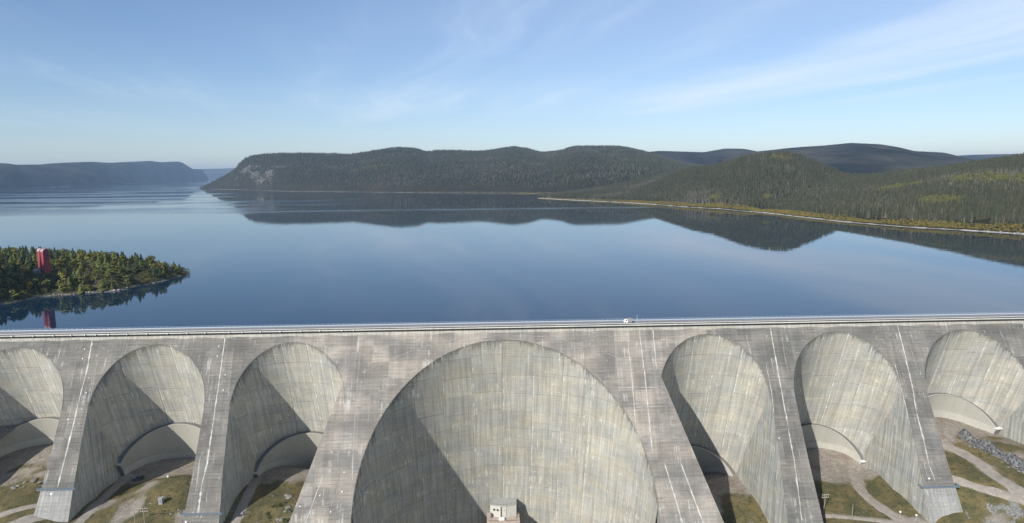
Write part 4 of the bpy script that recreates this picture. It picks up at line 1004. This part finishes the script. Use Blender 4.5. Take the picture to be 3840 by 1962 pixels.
def scatter_on(name, n, tmin=0.02, tmax=1.02, hscale=1., decid=(), tpow=1.):
    V, tt, ra = HILLS[name]; nr, nc, _ = V.shape
    # pick cells by area
    A_ = np.linalg.norm(np.cross(V[1:, :-1]-V[:-1, :-1], V[:-1, 1:]-V[:-1, :-1]), axis=2)
    tm = (tt[1:]+tt[:-1])/2; A_ = A_*((tm > tmin) & (tm < tmax))[:, None]
    pc = (A_/A_.sum()).ravel(); cell = frng.choice(len(pc), n, p=pc); i, j = np.divmod(cell, nc-1)
    a, b_ = frng.random(n), frng.random(n)
    P = (V[i, j]*((1-a)*(1-b_))[:, None]+V[i, j+1]*(a*(1-b_))[:, None]+V[i+1, j]*((1-a)*b_)[:, None]+V[i+1, j+1]*(a*b_)[:, None])
    rk = ra[i, j]
    keep = rk < .45+frng.random(n)*.4
    t_ = tt[i]+(tt[np.minimum(i+1, nr-1)]-tt[i])*b_; c_ = (j+a)/(nc-1)
    gap = fbm(P[:, 0], P[:, 1], 60, 3, 21); keep &= gap > -.55+.0*t_
    dec = np.zeros(n)
    for (c0, t0, rc, rt, am) in decid: dec = np.maximum(dec, am*np.exp(-((c_-c0)/rc)**2-((t_-t0)/rt)**2))
    dec = dec+.5*fbm(P[:, 0], P[:, 1], 90, 3, 33)
    ix = np.where(frng.random(n) < .55, 0, 1); grey = fbm(P[:, 0], P[:, 1], 150, 3, 41)+frng.normal(0, .28, n)
    ix = np.where(grey > .42, 2, ix); ix = np.where(dec+frng.normal(0, .12, n) > .52, 3, ix)
    h = frng.uniform(8, 15, n)*hscale*np.where(ix == 3, .85, 1); wd = h*frng.uniform(.9, 1.35, n)
    return P[keep], np.stack([wd, wd, h], 1)[keep], frng.uniform(0, 6.28, n)[keep], ix[keep]
P, sc_, ro, ix = scatter_on('right_hills', 62000, .045, 1.03, 1., decid=[(.745,.60,.012,.05,1.),(.765,.58,.02,.045,1.1),(.80,.54,.025,.05,1.15),(.84,.5,.03,.05,1.1),(.695,.47,.014,.06,.95),(.71,.52,.014,.04,.95),(.46,.86,.02,.07,.8),(.50,.22,.012,.05,.95),(.40,.12,.02,.05,.8),(.78,.25,.02,.05,.7),(.66,.93,.03,.06,.75),(.82,.93,.05,.05,.7)])
gn_scatter('right_bank_forest', P-np.array([0, 0, .4]), sc_, ro, ix, [s1, s2, s3, s4], 'mixed spruce forest covering the right bank hills')
P, sc_, ro, ix = scatter_on('cape_hills', 60000, .03, 1.02, .95, decid=[(.65,.75,.02,.05,.8),(.3,.3,.06,.1,.55)])
gn_scatter('cape_forest', P-np.array([0, 0, .4]), sc_*np.array([1.5, 1.5, 1.]), ro, ix, [s1, s2, s3, s4], 'dark spruce forest on the hills across the water')

# beach strip and autumn bushes along the shore
M_BEACH = plain('pale_gravel_beach', (.36, .345, .32), .95, nz=.7, sc=.06)
M_BUSHG = plain('bush_ground', (.14, .115, .035), .95, nz=.35, sc=.2)
def strip(name, mat, c0, c1, q0, q1, z0, z1, hn='right_hills', n=200, jag=.35):
    V, tt, ra = HILLS[hn]; v = []
    for i in range(n):
        c = c0+(c1-c0)*i/(n-1); a = np.array(hp(hn, c, 0)); b_ = np.array(hp(hn, c, 1)); d = (b_-a)[:2]; d /= np.hypot(*d)
        w0 = q0; w1 = q1*(1+jag*float(fbm(np.array([c*900]), np.array([3.]), 7, 3, 5)[0])*1.5)
        for w_, z in ((w0-1.5, ZW-.5), (w0, z0), (w1, z1)): v.append((a[0]+d[0]*w_, a[1]+d[1]*w_, z))
    return struct(new_obj(name, mesh(name, v, grid_faces(n, 3)), None, (mat,), True))
strip('beach', M_BEACH, .0, 1., -1.5, 4.6, ZW+.15, ZW+1.1, jag=1.1)
strip('far_beach', M_BEACH, .08, .9, -4, 26, ZW+.3, ZW+5, 'left_hills', jag=1.6)
strip('cape_beach', M_BEACH, .03, .75, -2, 3, ZW+.15, ZW+.7, 'cape_hills', jag=1.2)
nb = 9000; cc = frng.random(nb); off = 5+frng.random(nb)**1.4*26*(1+.75*fbm(cc*900, cc*0, 22, 3, 8)); Pb, Sb = [], []
for c, o_ in zip(cc, off):
    a = np.array(hp('right_hills', c, 0)); b_ = np.array(hp('right_hills', c, 1)); d = (b_-a)[:2]; L = np.hypot(*d); q = hp('right_hills', c, min(1, o_/L))
    Pb.append((a[0]+d[0]/L*o_, a[1]+d[1]/L*o_, max(q[2], ZW+.9)-.2)); h = frng.uniform(1.8, 4.8); Sb.append((h*1.3, h*1.3, h))
sb1 = src('autumn_bush', B1, *sp_(.74, .02), 4.5, 'ochre autumn bush on the white shoreline directly below the lone yellow tree')
gn_scatter('shore_bushes', Pb, Sb, frng.uniform(0, 6.28, nb), np.zeros(nb), [sb1], 'ochre and orange autumn bushes along the right shore')
nb = 8000; cc = frng.uniform(.06, .75, nb); Pb, Sb = [], []
for c in cc:
    a = np.array(hp('cape_hills', c, 0)); b_ = np.array(hp('cape_hills', c, 1)); d = (b_-a)[:2]; L = np.hypot(*d); o_ = frng.uniform(5, 30)
    Pb.append((a[0]+d[0]/L*o_, a[1]+d[1]/L*o_, ZW+.9)); h = frng.uniform(4, 7.5); Sb.append((h*1.5, h*1.5, h))
gn_scatter('cape_shore_bushes', Pb, Sb, frng.uniform(0, 6.28, nb), np.zeros(nb), [sb1], 'ochre bushes along the far shore')
for i in range(40):
    t = i/39; a = np.array(hp('right_hills', .86+.05*t, 0)); 
    boulder(a[0]+br.uniform(0, 14), a[1]+br.uniform(-4, 4), ZW+.6, br.uniform(.9, 2.4), 'pale boulder of the bare rocky shore at the right edge of the picture', 'pale boulders on the right shore', True)

ub = 3000; ux = frng.uniform(-470, -298, ub); uy = frng.uniform(95, 350, ub); ud = pen_dist(ux, uy); ok = (ud > 1.2)
ok &= ~((np.hypot(ux-TWX, uy-TWY) < 8)); ux, uy = ux[ok], uy[ok]; uh = frng.uniform(2., 6.2, len(ux))
su = src('green_bush', leafy_crown(107, M_DARKBUSH, 70, .5, .0, .8), -352, 186, pz1(-352, 186), 3.2, 'green bush near the water on the near side of the wooded point')
su2 = src('yellowing_bush', leafy_crown(108, M_BIRCH, 80, .5, .0, .8), -335, 192, pz1(-335, 192), 3.2, 'yellowing bush near the water below the middle of the sunlit slope')
gn_scatter('undergrowth', np.stack([ux, uy, pen_z(ux, uy)-.2], 1), np.stack([uh*1.4, uh*1.4, uh], 1), frng.uniform(0, 6.28, len(ux)), frng.integers(0, 2, len(ux)), [su, su2], 'low green undergrowth covering the wooded point')
# wood on the hill beyond the left edge of the picture, which shades the point
hp_n = 900; hx = frng.uniform(-640, -420, hp_n); hy = frng.uniform(-35, 330, hp_n); kd_ = pen_dist(hx, hy) > 6; 
kd_ &= hx < -8.-.70*(hy+387)-12
hx, hy = hx[kd_], hy[kd_]; hh = frng.uniform(8, 14, len(hx))
gn_scatter('abutment_forest', np.stack([hx, hy, pen_z(hx, hy)-.3], 1), np.stack([hh, hh, hh], 1), frng.uniform(0, 6.28, len(hx)), frng.integers(0, 2, len(hx)), [s1, s2], 'dark spruce forest on the hillside at the left abutment')

# ------------------------------------------------------------------ small things below the dam
def g3(x, y): return (x, y, gz(x, y))
# inspection walkways round three buttresses
def walkway(i, s, label, ext=1.6):
    L, Rr = openings[i], openings[i+1]; xl = L.cx+L.w(s); xr = Rr.cx-Rr.w(s); y, z = yf(s), zf(s)
    e = empty('inspection_walkway', label, 'walkway', ((xl+xr)/2, y, z), 'inspection walkways round the buttresses')
    ox = (xl+xr)/2; a, b_ = xl-ox-ext, xr-ox+ext
    MB().box(a, b_, -1.5, .9, .0, .16).build('deck', M_STEEL, e)
    mb = MB()
    for h in (.6, 1.15): mb.box(a, b_, -1.5, -1.42, h, h+.09)
    n = 14
    for j in range(n+1): x = a+(b_-a)*j/n; mb.box(x-.04, x+.04, -1.5, -1.41, .16, 1.15)
    mb.build('railing', M_STEEL, e)
    for j in range(6):
        x = a+1+(b_-a-2)*j/5; MB().obox((x-.08, -1.4, -.02), (.16, 0, 0), (0, 1.5, -.9), (0, 0, -.14)).build('bracket', M_STEEL, e)
    for sg, x in ((-1, a), (1, b_)):
        MB().box(x-.06, x+.06, -1.5, 2.4, .5, 1.2).build('end_gate', M_STEEL, e)
walkway(1, 83.2, 'blue-grey steel walkway across the first buttress from the left')
walkway(2, 97.2, 'blue-grey steel walkway across the second buttress from the left, near the bottom edge')
walkway(6, 93.5, 'blue-grey steel walkway across the buttress beside the right-hand gravel roads')
# newer pale courses below the walkways
for i, s0, s1_ in ((1, 84.0, 99.5), (6, 94.2, 112)):
    L, Rr = openings[i], openings[i+1]; v, f, uv = [], [], []
    rows = list(np.linspace(s0, s1_, 6))
    for s in rows:
        for t, h in ((0, .0), (0, .12), (1, .12), (1, .0)):
            x = L.cx+L.w(s)+.02+(Rr.cx-Rr.w(s)-L.cx-L.w(s)-.04)*t; v.append((x, yf(s)-SQ*h, zf(s)+.5*h)); uv.append((x, s))
    for r in range(5):
        for j in range(3): a = r*4+j; f.append((a, a+4, a+5, a+1))
    f.append((0, 1, 2, 3))
    new_obj('pale_footing', mesh('pale_footing', v, f, uv), butt[i], (M_FOOT,))
# valve house at the foot of the great arch
def valve_house():
    z1 = -127.6; e = empty('valve_house', 'flat-roofed concrete gatehouse at the foot of the great arch, bottom edge of the picture', 'building', (0, 40, z1-24))
    H = 24
    plan = [(-8.6, 5), (-8.6, -1.5), (-1.6, -3.6), (2.0, -3.6), (8.7, -1.2), (8.7, 5), (0, 7)]
    MB().prism(plan, 0, H-.5).build('body', M_FOOT2, e)
    MB().prism([(x*1.03, y*1.06-.1) for x, y in plan], H-.5, H).build('roof', M_ROOF2, e)
    MB().box(-1.75, -1.05, -3.85, -2.6, H-7.5, H-.9).build('slit', M_DARK, e)
    MB().box(-.75, 1.9, -3.95, -3.6, H-7.2, H-.8).build('pilaster', M_SFOOT, e)
    MB().box(.35, .75, -4.1, -3.95, H-3.1, H-2.7).build('vent', M_DARK, e)
    MB().prism([(-10.8, 3), (-10.8, -9.5), (-7, -11), (7, -11), (10.6, -9.5), (10.6, 3)], -8, H-8.2).build('terrace', M_TERR, e)
    MB().box(-3, .6, -8.2, -5.6, H-8.19, H-6.9).build('plant_box', M_WHITE, e)
    for x in (-6.2, 4.8): MB().box(x, x+.7, -11.35, -11.0, H-12, H-8.6).build('buttress_pier', M_DARK, e)
    MB().box(3.6, 5.0, -2.62, -2.35, H-8.19, H-5.6).build('door', M_STEEL, e)
    for x in (-6.6, -4.4): MB().obox((x, -2.16-(x+8.6)*.3-.02, H-3.6), (1.1, -.33, 0), (0, .1, 0), (0, 0, 1.2)).build('window', M_DARK, e)
    mb = MB()
    for (ax, ay), (bx, by) in zip(plan[:5], plan[1:6]):
        mb.rod((ax, ay, H+.95), (bx, by, H+.95), .05, n=4)
        for q in range(5): mb.rod((ax+(bx-ax)*q/4, ay+(by-ay)*q/4, H), (ax+(bx-ax)*q/4, ay+(by-ay)*q/4, H+.95), .05, n=4)
    mb.build('railing', M_STEEL, e)
    MB().rod((-9.6, -8, H-8), (9.4, -8, H-8), .3, n=8).build('pipe', M_RUST, e)
    MB().box(-8.5, -7.6, -4.0, -2.2, H-8.19, H-5.4).build('hatch', M_RUST, e)
    MB().obox((8.0, -5, H-8.1), (.4, .2, 0), (0, .5, 0), (1.2, 0, 2.2)).build('crane_arm', M_RUST, e)
valve_house()
# utility truck parked on the crest
def truck():
    e = empty('box_truck', 'small white-cabbed box truck parked on the crest road right of centre', 'truck', (73.3, 2.6, .66))
    MB().box(.3, 2.5, -1.1, 1.1, .62, 3.0).build('cargo_box', M_ROADC, e)
    v = [(-1.9,-1,.5),(-1.9,-1,1.35),(-1.25,-1,2.35),(.2,-1,2.35),(.2,-1,.5)]; n = 5
    vv = v+[(x, 1, z) for x, y, z in v]; ff = [tuple(range(n)), tuple(range(2*n-1, n-1, -1))]+[(i, n+i, n+(i+1) % n, (i+1) % n) for i in range(n)]
    new_obj('cab', mesh('cab', vv, ff), e, (M_WHITE,))
    MB().box(-1.1, -.2, -1.02, -1.004, 1.45, 2.15).build('window', M_DARK, e)
    MB().box(-1.85, 2.5, -.9, .9, .4, .55).build('chassis', M_DARK, e)
    for x in (-1.15, 1.6):
        for y in (-1.0, .78): 
            MB().rod((x, y, .42), (x, y+.22, .42), .42, n=12).build('wheel', M_DARK, e)
truck()
e = empty('lamp_post', 'slim pale lamp post beside the box truck on the crest', 'lamp post', (78.6, .0, .82))
MB().rod((0, .2, -.1), (0, .2, 5), .14, .09, 6).build('pole', M_GALV, e); MB().box(-.12, .12, -.9, .3, 4.95, 5.12).build('lamp_head', M_GALV, e)
# power poles, lamps, boxes
def pole(x, y, h, label, arms=1, lean=0.):
    e = empty('utility_pole', label, 'pole', (x, y, gz(x, y)-.1))
    MB().rod((0, 0, 0), (lean, 0, h), .22, .14, 7).build('pole', M_POLE, e)
    for a in range(arms):
        z = h-.5-a*1.5; MB().obox((lean*z/h-1.9, -.12, z), (3.8, .3, 0), (0, .2, 0), (0, 0, .22)).build('crossarm', M_POLE, e)
        for q in (-1.6, -.6, .7, 1.7): MB().rod((lean*z/h+q, .1, z+.22), (lean*z/h+q, .1, z+.6), .13, .1, 6).build('insulator', M_WHITE, e)
pole(-183, -55, 9.5, 'wooden power pole with two crossarms on the grassy slope, the right one of the pair', 2)
pole(-187.2, -56, 8, 'shorter wooden power pole with one crossarm, the left one of the pair', 1)
pole(176, -36, 11, 'leaning pole with crossarms at the shadow edge right of the great arch', 2, .9)
pole(188, -44, 9, 'bare thin pole beside the narrow track between two right buttresses', 0)
pole(262, -72, 8.5, 'dark pole on the rough slope at the bottom right corner', 1)
def lamp(x, y, h, label):
    e = empty('yard_lamp', label, 'lamp', (x, y, gz(x, y)-.1)); MB().rod((0, 0, 0), (0, 0, h), .1, n=6).build('pole', M_GALV, e); MB().ball((0, 0, h), .55).build('globe', M_WHITE, e)
lamp(213.5, -45.5, 3.2, 'white globe lamp beside the gravel road fork'); lamp(219.5, -50, 3, 'white globe lamp at the foot of the right buttress')
lamp(-186.5, -20.5, 1.6, 'white globe lamp on top of the grassy mound')
e = empty('concrete_box', 'square concrete chamber standing on the grassy slope between the left buttresses', 'chamber', g3(-181, -41))
MB().box(-1.0, 1.0, -1.0, 1.0, -1, 3.0).build('body', M_ROADC, e); MB().box(-1.15, 1.15, -1.15, 1.15, 3.0, 3.2).build('lid', M_ROOF2, e); MB().box(-.4, .4, -1.14, -1.1, .8, 2.6).build('door', M_STEEL, e)
e = empty('concrete_box', 'pale weathered concrete stump at the left foot of the second buttress', 'chamber', g3(-166.5, -38.5))
MB().box(-.9, .9, -.9, .9, -.5, 1.6).build('body', M_FOOT2, e); MB().box(-1.0, 1.0, -1.0, 1.0, 1.6, 1.8).build('lid', M_SFOOT, e)
# trailer in the shade by the second vault's wall
e = empty('flatbed_trailer', 'dark trailer parked in the shade by the curved wall of the second vault', 'trailer', (-212.5, -2, gz(-212.5, -2)), None, .5)
MB().box(-3.2, 3.2, -1.2, 1.2, .9, 1.15).build('bed', M_DARK, e); MB().box(-3.1, -1.2, -1.1, 1.1, 1.15, 2.6).build('cargo', M_STEEL, e)
mb = MB()
for x in (-.6, .8, 2.2): mb.rod((x, -1.1, 1.15), (x, -1.1, 2.7), .07); mb.rod((x, 1.1, 1.15), (x, 1.1, 2.7), .07); mb.rod((x, -1.1, 2.7), (x, 1.1, 2.7), .07)
mb.build('stake_frame', M_STEEL, e)
for x in (-2, 1.8):
    for y in (-1.15, .85): MB().rod((x, y, .5), (x, y+.3, .5), .5, n=10).build('wheel', M_DARK, e)
# rock cut beside the right road: bedded blocks
m, k, b = material('bedded_rock')
tc = k.n('ShaderNodeTexCoord').outputs['Object']
n1 = k.noise(k.vscale(tc, 1.1, 1.1, .28), 1.0, 5, .7); n2 = k.noise(tc, .5, 4, .6)
c = k.mix(k.ramp(n1, .36, .62), (.035, .037, .042), (.19, .19, .19)); c = k.mix(k.ramp(n2, .5, .7), c, (.25, .24, .22))
link(k, c, b.inputs['Base Color']); b.inputs['Roughness'].default_value = .95
link(k, k.n('ShaderNodeBump', i={'Strength': 1., 'Distance': .8, 'Height': n1}).outputs[0], b.inputs['Normal'])
M_ROCKD = m
def rock_cut():
    base = smooth_path([(271.5, -1), (273, -10), (276, -22), (279.5, -38), (284, -58), (290, -78)], 1.4); v = []; n = len(base); nr = 9
    for i, p in enumerate(base):
        t = (base[min(i+1, n-1)]-base[max(i-1, 0)]).normalized(); nr_ = Vector((-t.y, t.x, 0)); zb = gz(p.x, p.y)-.8; hgt = 6.4*min(1, i/4, )*(.9+.2*math.sin(i*.6))
        for j in range(nr):
            u_ = j/(nr-1); nz_ = mnoise.noise(Vector((p.x*.6, p.y*.6, j*.35)))*1.3+mnoise.noise(Vector((p.x*1.9, p.y*1.9, j*.5)))*1.0
            q = p+nr_*(u_*3.2+nz_*(1-abs(u_-.5)))
            v.append((q.x, q.y, zb+hgt*u_+mnoise.noise(Vector((p.x*.7, p.y*.7, 9.)))*.5))
        q = p+nr_*9; v.append((q.x, q.y, gz(q.x, q.y)-.6))
    o = new_obj('rock_cut', mesh('rock_cut', v, grid_faces(n, nr+1)), None, (M_ROCKD,)); o['kind'] = 'structure'
rock_cut()
for i in range(26):
    t = i/25; x, y = 271+14*t+br.uniform(-1.2, 1.8), -4-58*t+br.uniform(-2, 2)
    boulder(x, y, gz(x, y)+br.uniform(0, 3.5)*(x-271-14*t > .3), br.uniform(.35, .8), 'dark angular rock at the rock cut beside the right gravel road', 'rocks of the rock cut')
for i in range(22):
    x, y = br.uniform(-266, -244), br.uniform(-30, -22)
    boulder(x, y, gz(x, y)+.2, br.uniform(.5, 1.4), 'grey boulder in the pile at the edge of the shade, far left vault', 'boulders in the far left vault')
for i in range(16):
    x, y = br.uniform(-121, -105), br.uniform(-48, -22)
    boulder(x, y, gz(x, y)+.2, br.uniform(.6, 1.6), 'grey boulder among dark shrubs beside the great left buttress', 'boulders by the great left buttress')
for i in range(14):
    x, y = br.uniform(-206, -165), br.uniform(-56, -28)
    boulder(x, y, gz(x, y)+.1, br.uniform(.35, .9), 'small boulder in the grass between the two left buttresses', 'small boulders on the mound')
# loose stones strewn over the right-hand slopes
def rubble(name, boxes, label):
    bm = bmesh.new(); r = random.Random(8)
    for (x0, x1, y0, y1, n, s0, s1_) in boxes:
        for _ in range(n):
            x, y = r.uniform(x0, x1), r.uniform(y0, y1); s = r.uniform(s0, s1_)
            mt = Matrix.Translation((x, y, gz(x, y)+s*.2)) @ Matrix.Rotation(r.uniform(0, 6), 4, 'Z') @ Matrix.Diagonal((s*r.uniform(.7, 1.4), s, s*r.uniform(.4, .9), 1))
            ret = bmesh.ops.create_icosphere(bm, subdivisions=1, radius=.6, matrix=mt)
    me = bpy.data.meshes.new(name); bm.to_mesh(me); bm.free()
    o = new_obj(name, me, None, (M_ROCK,)); o['kind'] = 'stuff'; o['label'] = label
rubble('rubble', [(168, 200, -60, -26, 220, .2, .55), (245, 275, -95, -60, 300, .25, .8), (-240, -200, -70, -40, 60, .2, .5), (180, 222, 3, 12, 70, .3, .7), (-270, -245, -10, 8, 60, .3, .8), (252, 292, 0, 10, 80, .3, .7), (-140, -104, -8, 12, 60, .2, .6)], 'loose grey stones strewn over the slopes below the dam')
gx = frng.uniform(-320, 330, 9000); gy = frng.uniform(-100, -4, 9000); keep = (road_dist(gx, gy) > .6) & (np.abs(gx) > 100) & (fbm(gx, gy, 18, 3, 12)+frng.normal(0, .2, 9000) > -.05)
gx, gy = gx[keep], gy[keep]; gh = frng.uniform(.25, .9, len(gx))
sg1 = src('low_bush', leafy_crown(301, M_DARKBUSH, 40, .6, .0, .8), -184, -36, gz(-184, -36)-.05, 1.1, 'low bush on the grassy slope above the pair of power poles')
sg2 = src('dry_bush', leafy_crown(302, M_STRAW, 40, .6, .0, .8), -193, -30, gz(-193, -30)-.05, 1.0, 'straw-coloured tuft on the grassy mound between the left buttresses')
gn_scatter('ground_scrub', np.stack([gx, gy, ground(gx, gy, False)-.05], 1), np.stack([gh*1.8, gh*1.8, gh], 1), frng.uniform(0, 6.28, len(gx)), (frng.random(len(gx)) < .6).astype(int), [sg1, sg2], 'low scrub and dry tufts over the slopes below the dam')
# shrubs
SHM = [leafy_crown(200+i, M_DARKBUSH, 130, .6, .0, .8) for i in range(3)]; STM = trunk_mesh(300, .4, .03, M_BARK, .08)
def shrub(x, y, h, label, group):
    e = empty('shrub', label, 'shrub', (x, y, gz(x, y)-.1), group, br.uniform(0, 6)); e.scale = (h*1.3, h*1.3, h)
    for nm, md in (('stem', STM), ('foliage', br.choice(SHM))):
        o = bpy.data.objects.new(nm, md); COL.objects.link(o); o.parent = e
for i in range(34):
    x = br.uniform(-128, -104); y = br.uniform(-56, -30); 
    shrub(x, y, br.uniform(1.6, 3.6), 'dark green shrub in the hollow beside the great left buttress', 'shrubs beside the great left buttress')
for i in range(16):
    x = br.uniform(-275, -244); y = br.uniform(-82, -64)
    shrub(x, y, br.uniform(1.5, 3), 'dark shrub on the bank at the lower left corner', 'shrubs in the lower left corner')
for i in range(14):
    x = br.uniform(246, 272); y = br.uniform(-92, -64)
    shrub(x, y, br.uniform(.8, 1.8), 'low shrub on the stony slope at the lower right corner', 'shrubs in the lower right corner')

# ------------------------------------------------------------------ air
m = bpy.data.materials.new('haze'); m.use_nodes = True; t = m.node_tree; t.nodes.clear(); k = NT(t)
ou = k.n('ShaderNodeOutputMaterial'); pv_ = k.n('ShaderNodeVolumePrincipled', i={'Color': (.50, .72, 1., 1), 'Density': 4.7e-5, 'Anisotropy': .2})
t.links.new(pv_.outputs[0], ou.inputs['Volume'])
hz = MB().box(-27000, 17000, -1600, 28000, -225, 470).build('haze', m); hz['kind'] = 'stuff'
